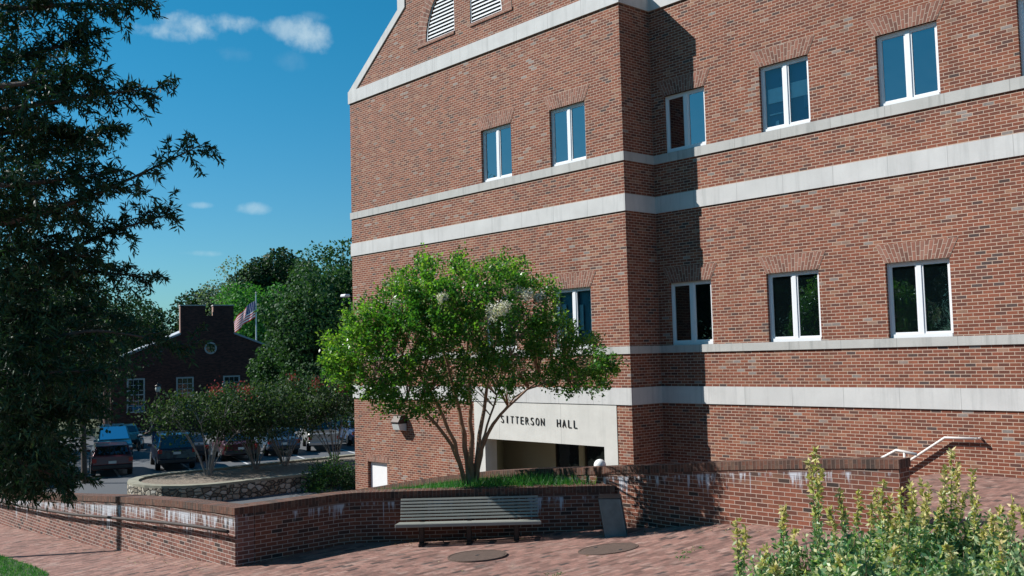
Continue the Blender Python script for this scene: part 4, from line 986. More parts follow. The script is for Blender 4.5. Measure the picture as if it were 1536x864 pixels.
lit = []
for (x0, y0, x1, y1, k, sp) in [(.9, -7.95, 3.5, -5.05, 150, .14), (3.6, -4.9, 8.6, -4.75, 110, .10), (.6, -10.2, .6, -8.4, 50, .12), (-8, -10.6, .3, -10.6, 90, .12), (2, -9, 9, -6, 60, 1.2)]:
    for _ in range(k):
        t = random.random(); x, y = x0+(x1-x0)*t+random.gauss(0, sp), y0+(y1-y0)*t+random.gauss(0, sp)-abs(random.gauss(0, sp))*.6
        if y > -4.7 or (x < .45 and y > -10.4): continue
        lit.append((x, y, gz1(x, y)+.008))
lit = np.array(lit); D = RNG.normal(size=lit.shape); D[:, 2] *= .25
g4 = leaves('fallen_leaves', lit, D, RNG.uniform(.03, .065, len(lit)), .013, leafmat('dry_leaf', [(0, (.10, .06, .03)), (.6, (.24, .16, .08)), (1, (.42, .36, .24))], .1, .8, .1), None, up=np.array([0, 0, 3.]))
tag(g4, 'dry fallen leaves and bits scattered along the foot of the brick walls', 'leaf litter', kind='stuff')

# ------------------------------------------------------------------ parking island and far side
isl = empty('parking_island', (-22, 2, 0), label='long planted island edged by a low rubble stone wall in the car park', cat='planter')
def rr_outline(x0, x1, y0, y1, n=10):
    r = (x1-x0)/2; cx = (x0+x1)/2; pts = [(cx-r*math.cos(math.pi*k/n), y0+r*.85-r*.85*math.sin(math.pi*k/n)) for k in range(n+1)]
    return pts+[(x1, y1), (x0, y1)]
out_o = rr_outline(-24.9, -19.4, -3.4, 16); inn = rr_outline(-24.5, -19.8, -3.0, 15.7)
def extr(poly, z0, z1, name, mat, parent, top=None):
    b = MB(); o0 = np.array(parent.location)
    for i in range(len(poly)):
        j = (i+1) % len(poly); b.face([(*poly[i], z0)-o0, (*poly[j], z0)-o0, (*poly[j], z1)-o0, (*poly[i], z1)-o0])
    return b
b = extr(out_o, 0, .56, '', None, isl); o0 = np.array(isl.location)
b.build('stone_wall', m_rubble, isl)
b = MB()
for i in range(len(out_o)):
    j = (i+1) % len(out_o); b.face([(*out_o[i], .65)-o0, (*out_o[j], .65)-o0, (*inn[j], .65)-o0, (*inn[i], .65)-o0]); b.face([(*out_o[i], .56)-o0, (*out_o[j], .56)-o0, (*out_o[j], .65)-o0, (*out_o[i], .65)-o0]); b.face([(*inn[j], .50)-o0, (*inn[i], .50)-o0, (*inn[i], .65)-o0, (*inn[j], .65)-o0])
b.build('coping', plain('mossy_coping', (.27, .26, .20), .9, var=.3, scale=4), isl)
b = MB(); b.face([(*p, .57)-o0 for p in inn]); b.build('mulch_bed', m_mulch, isl)
# lines of the bays
m_line = plain('worn_white_line', (.55, .56, .56), .8, var=.2, scale=5)
pm = MB()
hd = np.array([-.96, .28, 0]); sd_ = np.array([.28, .96, 0])
for y in (-4.2, -.2, 3.2, 6.2, 9.4, 12.6, 15.6):
    c = np.array([-33.2, y+.2, .004]); pm.face([c-hd*2.4-sd_*.06, c-hd*2.4+sd_*.06, c+hd*2.4+sd_*.06, c+hd*2.4-sd_*.06])
tag(pm.build('bay_lines', m_line), kind='structure')

def flatmyrtle(base, H, R, label, seed, red=3, nl=7500):
    rs = np.random.default_rng(seed); root = empty('island_myrtle', base, label=label, cat='tree', group='row of crape myrtles on the parking island'); base = np.array(base, float)
    segs = []; cl = []
    for k in range(13):
        a = rs.uniform(0, 6.283); sp = rs.uniform(.4, 1); e_ = base+np.array([math.cos(a)*R*sp, math.sin(a)*R*sp, H*rs.uniform(.5, .82)])
        segs.append((bez(base+np.array([math.cos(a)*.1, math.sin(a)*.1, 0]), base+(e_-base)*[.35, .35, .6], e_, 8), .030, .009))
        for _ in range(6):
            a2 = rs.uniform(0, 6.283); c = e_+np.array([math.cos(a2)*R*.3, math.sin(a2)*R*.3, rs.uniform(-.1, .25)*H]); cl.append(c); segs.append((bez(e_-(e_-base)*.1, (e_+c)/2, c, 4), .014, .005))
    branches(root, segs, m_bark_pale, 'trunk', 6)
    cl = np.array(cl); n = nl; i = rs.choice(len(cl), n); P = cl[i]+rs.normal(size=(n, 3))*np.array([.38, .38, .30]); P[:, 2] = np.minimum(P[:, 2], base[2]+H+rs.normal(size=n)*.05+.32*np.sin(P[:, 1]*4.1+seed)*np.sin(P[:, 0]*3.3+seed))
    leaves('crown', local(root, P), norm(rs.normal(size=(n, 3))+[0, 0, .5]), rs.uniform(.09, .17, n), .042, m_leaf_island, root)
    for _ in range(red):
        c = cl[rs.choice(len(cl))]+np.array([0, 0, .0]); c[2] = base[2]+H*rs.uniform(.85, 1.03); m = 60
        leaves('blossom', local(root, c+rs.normal(size=(m, 3))*.15), rs.normal(size=(m, 3)), .09, .04, m_bloom_r, root)
    return root
for i, (x, y, H, R, red, lab) in enumerate([(-23.0, 0.0, 3.35, 1.95, 6, 'island crape myrtle nearest the rounded stone end, with red flowers'), (-23.6, 2.4, 3.5, 1.8, 3, 'second island crape myrtle with several pale stems'),
                                 (-23.8, 3.9, 3.5, 1.8, 1, 'third island crape myrtle close to the second'), (-23.4, 6.2, 3.8, 2.1, 2, 'fourth island crape myrtle in front of the pale pickup truck'), (-22.6, 8.6, 3.8, 1.9, 0, 'island crape myrtle half hidden by the corner of the hall')]):
    flatmyrtle((x, y, .55), H, R, lab, 40+i, red)
def lowbush(base, R, H, label, seed, mat=m_leaf_bright, n=2600):
    rs = np.random.default_rng(seed); root = empty('low_bush', base, label=label, cat='bush'); base = np.array(base, float)
    d = norm(rs.normal(size=(n, 3))); d[:, 2] = np.abs(d[:, 2]); rad = rs.uniform(.55, 1, n)*(1+.25*np.sin(d[:, 0]*7+seed)*np.sin(d[:, 1]*6)); P = base+d*rad[:, None]*np.array([R, R, H])
    leaves('foliage', local(root, P), norm(d+rs.normal(size=(n, 3))*.6), rs.uniform(.07, .14, n), .035, mat, root)
    branches(root, [(bez(base, base+[0, 0, H*.3], base+np.array([rs.normal()*R*.5, rs.normal()*R*.5, H*.7]), 4), .02, .008) for _ in range(6)], m_bark, 'stems', 5)
lowbush((-18.6, 3.1, .0), 1.1, 1.25, 'rounded green bush on the walk side of the stone island near the hall corner', 3, m_leaf_far)
lowbush((-17.2, 4.4, .0), .9, 1.0, 'dark bush at the foot of the hall corner', 4, m_leaf_far)

# ------------------------------------------------------------------ vehicles
def paint(name, col, metal=.3, rough=.3):
    m, t, b, o = newmat(name); b.inputs['Base Color'].default_value = (*col, 1); b.inputs['Metallic'].default_value = metal; b.inputs['Roughness'].default_value = rough; b.inputs['Coat Weight'].default_value = .5
    g = nd(t, 'ShaderNodeNewGeometry'); c = mixc(t, mapr(t, noise(t, g.outputs['Position'], 5, 4), .4, .8, 0, .25), col, tuple(v*.7+.03 for v in col)); t.links.new(c, b.inputs['Base Color']); return m
m_tyre = plain('tyre', (.02, .02, .02), .85); m_rim = plain('wheel_rim', (.45, .46, .47), .35, .7); m_lampred = plain('tail_light', (.35, .02, .02), .25); m_lampw = plain('head_light', (.7, .7, .68), .2); m_plate = plain('licence_plate', (.6, .62, .6), .5, var=.05); m_trimd = plain('dark_trim', (.03, .03, .032), .6)
def car(name, pos, hdg, kind, col, label, rear=True, group='cars parked beyond the stone island'):
    """+x is the rear end here, so the car drives along -x before it is turned; hdg = heading"""
    W2 = .88; rz_ = math.atan2(hdg[1], hdg[0])
    root = empty(name, (pos[0], pos[1], 0), rz_, label=label, cat='car' if kind != 'pickup' else 'pickup truck', group=group)
    pm_ = paint(name+'_paint', col)
    # side profiles, x forward
    if kind == 'sedan': low = [(-2.3, .42), (-2.34, .62), (-2.28, .93), (-1.3, 1.0), (1.0, .96), (2.2, .78), (2.32, .6), (2.3, .35), (-2.25, .33)]; gh = [(-1.55, .98), (-.95, 1.36), (.25, 1.40), (1.05, .96)]
    elif kind == 'van': low = [(-2.35, .42), (-2.4, .6), (-2.36, 1.05), (1.3, 1.05), (2.25, .85), (2.38, .6), (2.35, .35), (-2.3, .33)]; gh = [(-2.33, 1.05), (-2.12, 1.70), (-1.6, 1.76), (.5, 1.74), (1.45, 1.04)]
    elif kind == 'wagon': low = [(-2.25, .42), (-2.3, .6), (-2.26, .98), (1.0, .98), (2.1, .8), (2.22, .6), (2.2, .35), (-2.2, .33)]; gh = [(-2.2, .98), (-1.85, 1.42), (.2, 1.45), (1.05, .97)]
    else: low = [(-2.6, .5), (-2.62, .72), (-2.6, 1.05), (1.4, 1.05), (2.5, .98), (2.6, .7), (2.55, .45), (-2.5, .42)]; gh = [(-.35, 1.05), (-.15, 1.68), (.85, 1.70), (1.35, 1.04)]
    b = MB()
    b.prism(low, -W2, W2); bo = b.build('body', pm_, root, bevel=.05, weld='fix')
    b = MB(); k = .80
    A = [(x, s*W2*.96, z) for s in (-1, 1) for x, z in (gh[0], gh[-1])]
    top = gh[1:-1]
    L_ = [(gh[0][0], -W2*.95, gh[0][1])]+[(x, -W2*k, z) for x, z in top]+[(gh[-1][0], -W2*.95, gh[-1][1])]
    R_ = [(x, -y, z) for x, y, z in L_]
    b.face(L_); b.face(R_[::-1])
    for i in range(len(L_)-1): b.face([L_[i+1], L_[i], R_[i], R_[i+1]])
    b.build('roof', pm_, root, bevel=.03, weld='fix')
    def inset(q, m=.12, o=.012):
        q = [np.array(v, float) for v in q]; c = sum(q)/len(q); n_ = np.cross(q[1]-q[0], q[-1]-q[0]); n_ /= np.linalg.norm(n_)
        cc = np.array([c[0]*.8, 0, 1.0])
        if n_@(c-cc) < 0: n_ = -n_
        return [tuple(v+(c-v)*m+n_*o) for v in q]
    def glass(q, m=.12, nm='window'): b = MB(); b.face(inset(q, m)); b.build(nm, m_carglass, root)
    glass([L_[0], L_[1], R_[1], R_[0]], .13, 'rear_window'); glass([L_[-1], L_[-2], R_[-2], R_[-1]], .1, 'windscreen')
    # side glass, split in two
    for S in (L_, R_):
        lo0, lo1, up0, up1 = np.array(S[0]), np.array(S[-1]), np.array(S[1]), np.array(S[-2])
        n_ = 3 if kind in ('van', 'wagon') else 2
        if kind == 'pickup': n_ = 1
        for i in range(n_):
            a, c = i/n_, (i+1)/n_
            glass([lo0+(lo1-lo0)*a, lo0+(lo1-lo0)*c, up0+(up1-up0)*c, up0+(up1-up0)*a], .12, 'side_window')
    for wx in (low[0][0]+.95, low[5][0]-.75 if kind != 'x' else 1.5):
        for s in (-1, 1):
            t_ = MB(); r_ = .33 if kind != 'pickup' else .38; yy = s*(W2-.08)
            ring_ = [(wx+r_*math.cos(q), r_+r_*math.sin(q)) for q in np.linspace(0, 2*math.pi, 25)[:-1]]
            t_.prism(ring_, yy-.11, yy+.11); wo = t_.build('wheel', m_tyre, root, bevel=.02, weld='fix')
            t_ = MB(); ring2 = [(wx+.2*math.cos(q), r_+.2*math.sin(q)) for q in np.linspace(0, 2*math.pi, 17)[:-1]]; t_.prism(ring2, yy+s*.11, yy+s*.122); t_.build('rim', m_rim, wo, weld='fix')
    xr = low[1][0]; xf = max(p[0] for p in low)
    b = MB(); b.box((xr-.05, -W2*.96, .38), (xr+.12, W2*.96, .56)); b.build('bumper', m_trimd if kind != 'pickup' else m_rim, root, bevel=.02)
    b = MB(); b.box((xf-.12, -W2*.96, .38), (xf+.05, W2*.96, .56)); b.build('bumper', m_trimd, root, bevel=.02)
    zl = .78 if kind != 'van' else .95
    for s in (-1, 1):
        b = MB(); b.box((xr-.015, s*(W2-.1)-.1, zl-.1), (xr+.1, s*(W2-.1)+.08, zl+.08)); b.build('tail_light', m_lampred, root, bevel=.01)
        b = MB(); b.box((xf-.14, s*(W2-.16)-.14, .62), (xf-.005, s*(W2-.16)+.12, .74)); b.build('headlight', m_lampw, root, bevel=.01)
        b = MB(); b.obox((gh[-1][0]-.15, s*(W2+.1), 1.02), (.05, 0, 0), (0, .09, 0), (0, 0, .06)); b.build('wing_mirror', pm_, root, bevel=.01)
    b = MB(); b.box((xr-.03, -.17, zl-.16), (xr-.006, .17, zl-.04)); b.build('licence_plate', m_plate, root)
    if kind == 'pickup':
        b = MB(); b.box((-2.5, -W2+.08, 1.051), (-.45, W2-.08, 1.056)); b.build('cargo_bed', m_trimd, root)
        b = MB(); b.tube([(-.5, -.8, 1.05), (-.5, -.8, 1.75), (-.5, .8, 1.75), (-.5, .8, 1.05)], .03, 8); b.build('rack', m_trimd, root)
    return root
HD = (-.955, .30)
HC = 2.2
def cp(x, y, hx=HD): return (x+hx[0]*HC, y+hx[1]*HC)
car('station_wagon', cp(-31.2, -.9), HD, 'wagon', (.12, .012, .014), 'dark red station wagon parked leftmost, seen from behind')
car('parked_van', cp(-39.5, 2.2), (.96, -.28), 'van', (.04, .16, .20), 'teal van facing forward beyond the red station wagon')
car('minivan', cp(-31.3, 2.2), HD, 'van', (.010, .014, .035), 'dark blue minivan with a pale licence plate, seen from behind')
car('parked_car', cp(-46, 5.2), HD, 'sedan', (.03, .16, .18), 'small teal car far behind the dark minivan')
car('parked_car', cp(-34.2, 4.2), HD, 'sedan', (.06, .065, .07), 'dark grey car right of the minivan, behind the first island myrtle')
car('parked_car', cp(-32.6, 6.2), HD, 'sedan', (.07, .012, .018), 'maroon sedan behind the pale stems of the first island myrtle')
car('parked_car', cp(-33.2, 9.0), HD, 'sedan', (.05, .12, .20), 'dark blue sedan behind the second and third island myrtles')
car('pickup_truck', cp(-33.6, 12.1), (-.90, .44), 'pickup', (.38, .38, .36), 'pale pickup truck with a dark tailgate behind the fourth island myrtle')
car('parked_car', cp(-34.6, 15.2), HD, 'sedan', (.06, .12, .24), 'blue car just left of the hall corner')
car('parked_car', cp(-45.5, 12.5), (.96, -.28), 'sedan', (.55, .56, .55), 'white car facing forward in the farther row')
car('parked_car', cp(-30, -5.4), HD, 'sedan', (.03, .06, .14), 'navy car half hidden under the hanging oak leaves')
car('parked_car', cp(-40.5, -3.2), (.96, -.28), 'sedan', (.35, .45, .45), 'pale grey-green car beyond the red station wagon, under the leaves')

# motorcycle and its rider
mc = empty('motorcycle', (-44.6, 5.6, 0), math.radians(150), label='parked motorcycle in the sun beside the standing rider', cat='motorcycle')
for wx in (-.7, .7):
    t_ = MB(); t_.tube([(wx+.3*math.cos(q), 0, .32+.3*math.sin(q)) for q in np.linspace(0, 2*math.pi, 25)], .055, 8, cap=False); wo = t_.build('wheel', m_tyre, mc)
    t_ = MB()
    for k in range(5): a = 2*math.pi*k/5; t_.tube([(wx, 0, .32), (wx+.27*math.cos(a), 0, .32+.27*math.sin(a))], .014, 5)
    t_.build('rim', m_rim, wo)
b = MB(); b.prism([(-.35, .35), (.3, .35), (.38, .72), (.1, .62), (-.3, .6)], -.13, .13); b.build('engine', m_rim, mc, bevel=.03, weld='fix')
b = MB(); b.prism([(.0, .78), (.1, .95), (.4, .93), (.48, .78)], -.14, .14); b.build('fuel_tank', paint('tank_paint', (.3, .32, .33)), mc, bevel=.05, weld='fix')
b = MB(); b.prism([(-.75, .82), (-.7, .9), (.0, .86), (.0, .76)], -.13, .13); b.build('seat', m_trimd, mc, bevel=.03, weld='fix')
b = MB(); b.tube([(.7, 0, .32), (.5, 0, .95), (.45, -.0, 1.02)], .03, 6); b.tube([(.42, -.34, 1.05), (.48, -.2, 1.08), (.48, .2, 1.08), (.42, .34, 1.05)], .018, 6); b.build('handlebar', m_rim, mc)
b = MB(); b.lathe([(.001, -.06), (.08, -.04), (.095, .02), (.001, .04)], (.62, 0, .9), 12); b.build('headlight', m_lampw, mc)
def person(loc, rz, label):
    root = empty('person', loc, rz, label=label, cat='person')
    J = {'pel': (0, 0, .93, .135), 'wai': (.02, 0, 1.08, .12), 'che': (.06, 0, 1.30, .15), 'nek': (.10, 0, 1.48, .06), 'hd0': (.13, 0, 1.58, .075), 'hd1': (.15, 0, 1.68, .095), 'hd2': (.15, 0, 1.76, .07),
         'ls': (.07, .19, 1.41, .06), 'le': (.16, .25, 1.16, .045), 'lw': (.36, .2, 1.04, .03), 'lh': (.45, .18, 1.03, .035), 'rs': (.07, -.19, 1.41, .06), 're': (.12, -.27, 1.15, .045), 'rw': (.30, -.24, 1.0, .03), 'rh': (.38, -.22, .96, .035),
         'lk': (.05, .11, .5, .065), 'la': (-.02, .12, .09, .045), 'lf': (.13, .13, .045, .04), 'lp': (.01, .1, .86, .095), 'rk': (.0, -.12, .5, .065), 'ra': (-.1, -.14, .09, .045), 'rf': (.05, -.16, .045, .04), 'rp': (.01, -.1, .86, .095)}
    E = [('pel', 'wai'), ('wai', 'che'), ('che', 'nek'), ('nek', 'hd0'), ('hd0', 'hd1'), ('hd1', 'hd2'), ('che', 'ls'), ('ls', 'le'), ('le', 'lw'), ('lw', 'lh'), ('che', 'rs'), ('rs', 're'), ('re', 'rw'), ('rw', 'rh'), ('pel', 'lp'), ('lp', 'lk'), ('lk', 'la'), ('la', 'lf'), ('pel', 'rp'), ('rp', 'rk'), ('rk', 'ra'), ('ra', 'rf')]
    K = list(J); V = [J[k][:3] for k in K]; R = [J[k][3] for k in K]; EE = [(K.index(a), K.index(b)) for a, b in E]
    for s, hand in ((1, 'lh'), (-1, 'rh')):                          # five fingers each
        h = np.array(J[hand][:3])
        for f in range(5):
            a = h+np.array([.03, (f-2)*.016*s, 0]); b_ = a+np.array([.035, (f-2)*.004*s, -.012]) if f < 4 else a+np.array([.012, .03*s, -.01]); c = b_+np.array([.022, 0, -.02])
            i0 = len(V); V += [tuple(a), tuple(b_), tuple(c)]; R += [.009, .008, .007]; EE += [(K.index(hand), i0), (i0, i0+1), (i0+1, i0+2)]
    me = bpy.data.meshes.new('body'); me.from_pydata(V, EE, []); o = bpy.data.objects.new('body', me); link(o, root)
    sk = o.modifiers.new('s', 'SKIN'); o.modifiers.new('u', 'SUBSURF').levels = 1
    for i, r in enumerate(R): me.skin_vertices[0].data[i].radius = (r, r)
    me.skin_vertices[0].data[0].use_root = True
    dg = bpy.context.evaluated_depsgraph_get(); dg.update(); m2 = bpy.data.meshes.new_from_object(o.evaluated_get(dg)); o.modifiers.clear(); o.data = m2
    mats = [plain('skin', (.42, .25, .18), .6), plain('dark_shirt', (.03, .035, .06), .9), plain('blue_trousers', (.04, .06, .12), .9), plain('shoe', (.03, .03, .03), .7)]
    m2.materials.clear()
    for m in mats: m2.materials.append(m)
    for p in m2.polygons:
        c = p.center; p.use_smooth = True
        p.material_index = 3 if c.z < .11 else 2 if (c.z < .98 and abs(c.y) < .2 and c.x < .28) else 0 if (c.z > 1.5 or c.x > .24) else 1
    for s in (-1, 1):
        b = MB(); b.lathe([(.001, -.011), (.011, 0), (.001, .011)], (.238, s*.035, 1.69), 8); b.build('eye', m_trimd, root)
    b = MB(); b.prism([(.235, 1.65), (.262, 1.645), (.24, 1.69)], -.011, .011); b.build('nose', mats[0], root, weld='fix')
    b = MB(); b.lathe([(.001, 1.868)]+[(.112*math.sin(a), 1.752+.112*math.cos(a)) for a in np.linspace(.1, 1.75, 8)], (.135, 0, 0), 14); b.build('hair', plain('brown_hair', (.05, .03, .02), .8), root)
    return root
person((-44.3, 6.25, 0), math.radians(-100), 'person in a dark shirt and jeans standing at the motorcycle, hands on the handlebar')

# ------------------------------------------------------------------ lamps
def street_lamp(base, H, arm, label, name='street_lamp'):
    r = empty(name, base, label=label, cat='street lamp')
    b = MB(); b.lathe([(.16, 0), (.16, .08), (.09, .14), (.085 if not arm else .05, H)], n=12); b.build('pole', m_bronze if arm else m_rust, r)
    if arm:
        b = MB(); b.tube([(0, 0, H-.15), (arm[0]*.5, arm[1]*.5, H+.05), (arm[0], arm[1], H+.08)], .03, 8); b.build('arm', m_bronze, r)
        b = MB(); b.obox((arm[0], arm[1], H+.1), (.22, 0, 0), (0, .14, 0), (0, 0, .07)); b.build('lamp_head', m_white, r, bevel=.04)
    else:
        b = MB(); b.lathe([(.001, H+.45), (.1, H+.4), (.17, H+.22), (.12, H), (.001, H)], n=14); b.build('lantern', plain('milky_lantern', (.45, .5, .48), .4), r)
        b = MB(); b.lathe([(.001, H+.56), (.03, H+.5), (.19, H+.38), (.2, H+.34), (.001, H+.35)], n=14); b.build('cap', m_bronze, r)
    return r
q = at(515, 447, 45); street_lamp((q[0]+.15, q[1]+.9, 0), q[2], (-.15, -.8), 'tall street lamp with a pale head in front of the trees, left of the hall')
q = at(237, 583, 60); street_lamp((q[0], q[1], 0), q[2]-.2, None, 'lantern post in front of the dark gabled building')
# lamp standing out of view at the left, whose shadow crosses the path and climbs the wall
dxy = SUN[:2]/np.linalg.norm(SUN[:2]); lx, ly = np.array([-4.62, -10.33])-dxy*6.5
street_lamp((lx, ly, gz1(lx, ly)), 9.0, None, 'brown lamp post standing on the lawn left of the path')

# ------------------------------------------------------------------ the dark gabled building across the car park
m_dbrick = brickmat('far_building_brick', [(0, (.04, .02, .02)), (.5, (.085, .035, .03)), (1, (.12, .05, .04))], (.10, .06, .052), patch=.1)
cc = at(312, 650, 75); ang = math.atan2(-.30, .954)       # facade normal
fb = empty('gabled_brick_building', (cc[0], cc[1], 0), ang+math.pi/2, label='shaded brick building with a stepped double chimney gable and round window beyond the cars', cat='building')
# local: x along the front (to the right), front faces -y, z up
eH = 5.3; hw = 6.8; pk = 8.2
b = MB(); b.prism([(-hw, -.2), (hw, -.2), (hw, eH), (1.95, 7.35), (1.95, 9.5), (.45, 9.5), (.45, 8.75), (-.15, 8.75), (-.15, 9.5), (-1.95, 9.5), (-1.95, 7.35), (-hw, eH)], 0, .45); b.build('gable_wall', m_dbrick, fb, weld='fix')
b = MB(); b.face([(-hw, .45, -.2), (-hw, 16, -.2), (-hw, 16, eH), (-hw, .45, eH)][::-1]); b.face([(hw, .45, -.2), (hw, 16, -.2), (hw, 16, eH), (hw, .45, eH)]); b.face([(hw, 16, -.2), (-hw, 16, -.2), (-hw, 16, eH), (0, 16, pk), (hw, 16, eH)]); b.build('wall', m_dbrick, fb)
b = MB()
for s in (-1, 1): b.prism([(s*(hw+.35), eH-.15), (0, pk), (0, pk+.14), (s*(hw+.35), eH-.0)], .452, 16.3)
b.build('roof', plain('pale_slate_roof', (.42, .45, .48), .6, var=.1, scale=3), fb, weld='fix')
b = MB()
for s in (-1, 1): b.prism([(s*(hw+.3), eH-.02), (s*1.95, 7.33), (s*1.95, 7.47), (s*(hw+.3), eH+.13)], -.12, .46)
b.build('rake_trim', plain('grey_trim', (.30, .33, .36), .7), fb, weld='fix')
b = MB(); b.box((.40, -.05, 9.5), (2.0, 1.0, 9.58)); b.box((-2.0, -.05, 9.5), (-.1, 1.0, 9.58)); b.build('chimney_cap', m_concrete, fb)
b = MB(); b.box((.45, .452, 8.5), (1.95, .95, 9.495)); b.box((-1.95, .452, 7.5), (-.15, .95, 9.495)); b.build('chimney', plain('pale_chimney_brick', (.34, .22, .17), .9, var=.15), fb)
b = MB(); ringp = [(.22+.46*math.cos(a), 6.28+.46*math.sin(a)) for a in np.linspace(0, 2*math.pi, 25)[:-1]]
ri = [(.22+.34*math.cos(a), 6.28+.34*math.sin(a)) for a in np.linspace(0, 2*math.pi, 25)[:-1]]
for i in range(24):
    j = (i+1) % 24; b.face([(ringp[i][0], -.03, ringp[i][1]), (ringp[j][0], -.03, ringp[j][1]), (ri[j][0], -.03, ri[j][1]), (ri[i][0], -.03, ri[i][1])]); b.face([(ringp[i][0], .0, ringp[i][1]), (ringp[j][0], .0, ringp[j][1]), (ringp[j][0], -.03, ringp[j][1]), (ringp[i][0], -.03, ringp[i][1])])
b.box((.205, -.03, 5.95), (.235, -.012, 6.6)); b.box((-.1, -.03, 6.265), (.2, -.012, 6.295)); b.box((.24, -.03, 6.265), (.54, -.012, 6.295))
ro = b.build('round_window', m_trim, fb)
b = MB(); b.face([(x, -.008, z) for x, z in ri]); b.build('glass_pane', m_farglass, ro)
def sashwin(x, z0, z1, w):
    b = MB(); k = .11; b.box((x-w/2, -.06, z0), (x-w/2+k, .0, z1)); b.box((x+w/2-k, -.06, z0), (x+w/2, .0, z1)); b.box((x-w/2+k, -.06, z1-k), (x+w/2-k, 0, z1)); b.box((x-w/2-.05, -.1, z0-.1), (x+w/2+.05, 0, z0-.003)); zm = (z0+z1)/2; b.box((x-w/2+k, -.05, zm-.04), (x+w/2-k, 0, zm+.04))
    for i in (1, 2): xx = x-w/2+k+(w-2*k)*i/3; b.box((xx-.014, -.035, z0), (xx+.014, -.012, zm-.045)); b.box((xx-.014, -.035, zm+.045), (xx+.014, -.012, z1-k-.002))
    for z in np.linspace(z0, z1-k, 7)[1:-1]:
        if abs(z-zm) > .1: b.box((x-w/2+k, -.038, z-.034), (x+w/2-k, -.016, z+.012))
    f = b.build('window', m_trim, fb); b = MB(); b.face([(x-w/2+k, -.008, z0), (x+w/2-k, -.008, z0), (x+w/2-k, -.008, z1-k), (x-w/2+k, -.008, z1-k)]); b.build('glass_pane', m_farglass, f)
for x in (-5.1, -1.65, 1.75, 4.6): sashwin(x, 1.75, 4.15, 1.25)

# pale building glimpsed at far left
hb = empty('pink_brick_house', tuple(at(128, 660, 105)[:2])+(0,), math.atan2(-.3, .954)+math.pi/2+.9, label='sunlit pinkish brick house glimpsed through the leaves at far left', cat='house')
b = MB(); b.prism([(-6, -.2), (6, -.2), (6, 4), (0, 6.5), (-6, 4)], 0, 8); b.build('wall', plain('pink_brick', (.42, .25, .22), .9, var=.15), hb, weld='fix')
b = MB()
for s in (-1, 1): b.prism([(s*6.4, 3.9), (0, 6.52), (0, 6.7), (s*6.4, 4.05)], -.3, 8.3)
b.build('roof', plain('grey_shingle', (.2, .2, .21), .8), hb, weld='fix')
for x in (-3.5, 0, 3.5):
    b = MB(); b.box((x-.6, -.05, 1.2), (x+.6, -.002, 2.8)); f = b.build('window', m_white, hb); b = MB(); b.face([(x-.5, -.055, 1.3), (x+.5, -.055, 1.3), (x+.5, -.055, 2.7), (x-.5, -.055, 2.7)]); b.build('glass_pane', m_farglass, f)

# flag on its pole
q = at(384.5, 520, 84)
fp = empty('flagpole', (q[0], q[1], 0), 0, label='thin pale flagpole behind the right slope of the dark gable', cat='flagpole')
zt_ = at(384.5, 440, 84)[2]
b = MB(); b.lathe([(.09, 0), (.05, zt_)], n=10); b.build('pole', plain('pole_metal', (.45, .5, .52), .4, .3), fp)
b = MB(); b.lathe([(.001, zt_+.16), (.08, zt_+.08), (.001, zt_)], n=10); b.build('finial', m_steel, fp)
def flagmat():
    m, t, b, o = newmat('flag_cloth'); uv = nd(t, 'ShaderNodeUVMap'); uv.uv_map = 'UVMap'; sp = nd(t, 'ShaderNodeSeparateXYZ'); t.links.new(uv.outputs[0], sp.inputs[0])
    s = mth(t, 'FLOORED_MODULO', mth(t, 'FLOOR', mth(t, 'MULTIPLY', sp.outputs[1], 13.)), 2.)
    c = mixc(t, s, (.55, .03, .04), (.80, .80, .78))
    can = mth(t, 'MULTIPLY', mth(t, 'LESS_THAN', sp.outputs[0], .4), mth(t, 'GREATER_THAN', sp.outputs[1], 6/13))
    fx = mth(t, 'SUBTRACT', mth(t, 'FRACT', mth(t, 'MULTIPLY', sp.outputs[0], 15.)), .5); fy = mth(t, 'SUBTRACT', mth(t, 'FRACT', mth(t, 'MULTIPLY', sp.outputs[1], 9/(7/13))), .5)
    st = mth(t, 'LESS_THAN', mth(t, 'ADD', mth(t, 'MULTIPLY', fx, fx), mth(t, 'MULTIPLY', fy, fy)), .06)
    cc_ = mixc(t, st, (.03, .05, .17), (.6, .6, .6)); c = mixc(t, can, c, cc_); t.links.new(c, b.inputs['Base Color']); b.inputs['Roughness'].default_value = .8
    tr = nd(t, 'ShaderNodeBsdfTranslucent'); t.links.new(c, tr.inputs['Color']); mx = nd(t, 'ShaderNodeMixShader'); mx.inputs[0].default_value = .4; t.links.new(b.outputs[0], mx.inputs[1]); t.links.new(tr.outputs[0], mx.inputs[2]); t.links.new(mx.outputs[0], o.inputs[0]); return m
fl = empty('flag', (q[0], q[1], zt_-.55), 0, label='national flag with red and white stripes drooping from the flagpole', cat='flag')
b = MB(); nu, nv = 22, 12; ho = 1.5; left = -Rt.copy(); left[2] = 0; left /= np.linalg.norm(left); bk_ = np.array([Fw[0], Fw[1], 0]); bk_ /= np.linalg.norm(bk_)
def fpnt(u, v):
    d = left*(.06+1.95*u-.10*u*u)+np.array([0, 0, -1.25*u-.5*u*u])+np.array([0, 0, -(1-v)*ho*(1-.35*u)])+left*(-(1-v)*.15*u)
    return d+bk_*(.13*math.sin(u*9+v*2.5)*u**.5)+left*.05*math.sin(u*14+v*4)
for i in range(nu):
    for j in range(nv):
        a, c, d, e = i/nu, (i+1)/nu, j/nv, (j+1)/nv
        b.face([fpnt(a, d), fpnt(c, d), fpnt(c, e), fpnt(a, e)], [(a, d), (c, d), (c, e), (a, e)], 0, True)
b.build('cloth', flagmat(), fl)

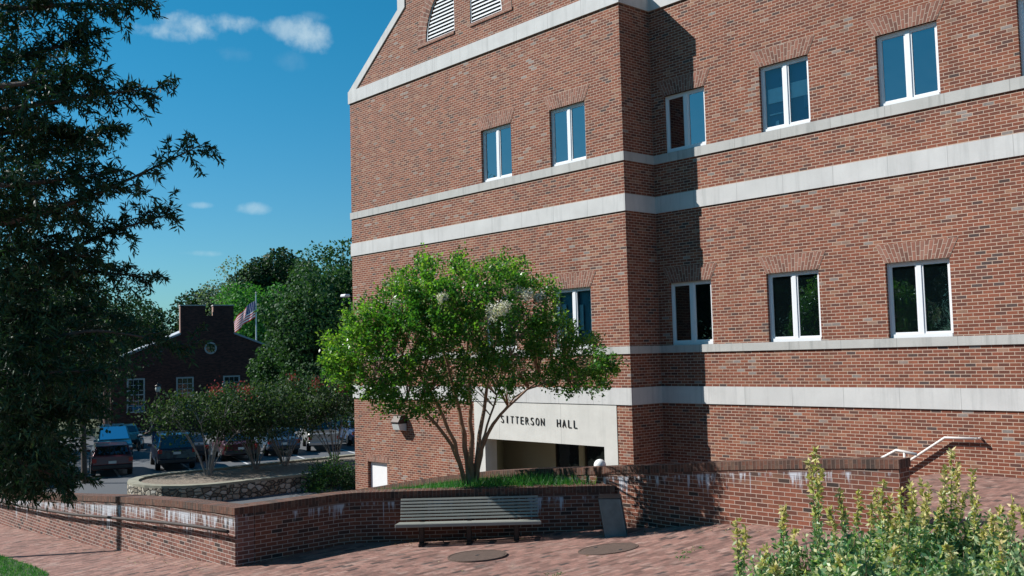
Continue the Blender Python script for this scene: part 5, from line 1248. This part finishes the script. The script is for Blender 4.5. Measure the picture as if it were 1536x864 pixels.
# ------------------------------------------------------------------ trees beyond
def T_(px, d, H, R, label, mat, nl, size, seed, name='tree', **kw):
    p = at(px, 560, d); return blobtree(name, (p[0], p[1], -.05), H, R, label, 'tree', mat, nl, size, seed=seed, group='trees beyond the car park', **kw)
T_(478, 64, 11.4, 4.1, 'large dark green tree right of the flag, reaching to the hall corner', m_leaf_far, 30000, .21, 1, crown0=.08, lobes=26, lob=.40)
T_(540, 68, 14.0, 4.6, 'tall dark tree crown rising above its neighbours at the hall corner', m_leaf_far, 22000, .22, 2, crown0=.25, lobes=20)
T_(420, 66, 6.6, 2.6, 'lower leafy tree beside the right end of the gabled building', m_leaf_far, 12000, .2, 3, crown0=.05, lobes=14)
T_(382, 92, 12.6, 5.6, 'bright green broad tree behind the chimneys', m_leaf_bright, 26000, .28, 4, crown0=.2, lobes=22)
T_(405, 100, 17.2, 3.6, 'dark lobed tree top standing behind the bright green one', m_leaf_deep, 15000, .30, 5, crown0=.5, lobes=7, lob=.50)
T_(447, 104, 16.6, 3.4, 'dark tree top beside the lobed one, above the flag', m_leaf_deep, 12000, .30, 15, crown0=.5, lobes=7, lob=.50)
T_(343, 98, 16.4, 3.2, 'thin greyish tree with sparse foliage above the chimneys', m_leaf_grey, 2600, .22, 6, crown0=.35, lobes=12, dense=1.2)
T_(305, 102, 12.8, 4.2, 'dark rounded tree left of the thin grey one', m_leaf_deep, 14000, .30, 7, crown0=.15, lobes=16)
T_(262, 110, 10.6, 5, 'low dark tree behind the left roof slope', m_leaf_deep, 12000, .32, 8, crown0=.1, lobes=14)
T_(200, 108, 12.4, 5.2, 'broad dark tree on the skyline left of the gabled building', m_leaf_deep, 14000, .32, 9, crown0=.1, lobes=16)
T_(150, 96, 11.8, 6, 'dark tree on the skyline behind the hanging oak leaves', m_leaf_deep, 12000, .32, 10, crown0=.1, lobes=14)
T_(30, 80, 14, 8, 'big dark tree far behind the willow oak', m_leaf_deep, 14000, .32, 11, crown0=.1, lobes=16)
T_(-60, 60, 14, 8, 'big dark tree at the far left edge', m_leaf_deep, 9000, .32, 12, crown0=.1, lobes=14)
p = at(128, 560, 44)
blobtree('parking_tree', (p[0], p[1], 0), 10.2, 3.6, 'dark round-leaved tree with a bare upper trunk at the left of the car park', 'tree', m_leaf_deep, 15000, .13, trunk=.14, crown0=.32, lobes=20, seed=13, lob=.34)
p = at(40, 560, 32)
blobtree('parking_tree', (p[0], p[1], 0), 8.4, 3.6, 'dense dark tree beside the left wall, left of the bare-trunk tree', 'tree', m_leaf_deep, 22000, .13, trunk=.2, crown0=.2, lobes=24, seed=14, lob=.36)
# trees behind the viewer's left, seen in the lower windows
for i, (x, y, H, R) in enumerate([(-17, -36, 18, 7.5), (-27, -31, 17.5, 7.5), (-8, -43, 18, 8), (-33, -42, 19, 8), (-40, -26, 18, 7), (-22, -46, 19, 8), (-46, -14, 16, 6)]):
    blobtree('lawn_tree', (x, y, 1), H, R, 'tree on the lawn reflected in the lower windows', 'tree', m_leaf_far, 17000, .44, trunk=.3, crown0=.06, lobes=22, seed=60+i, group='trees on the lawn')
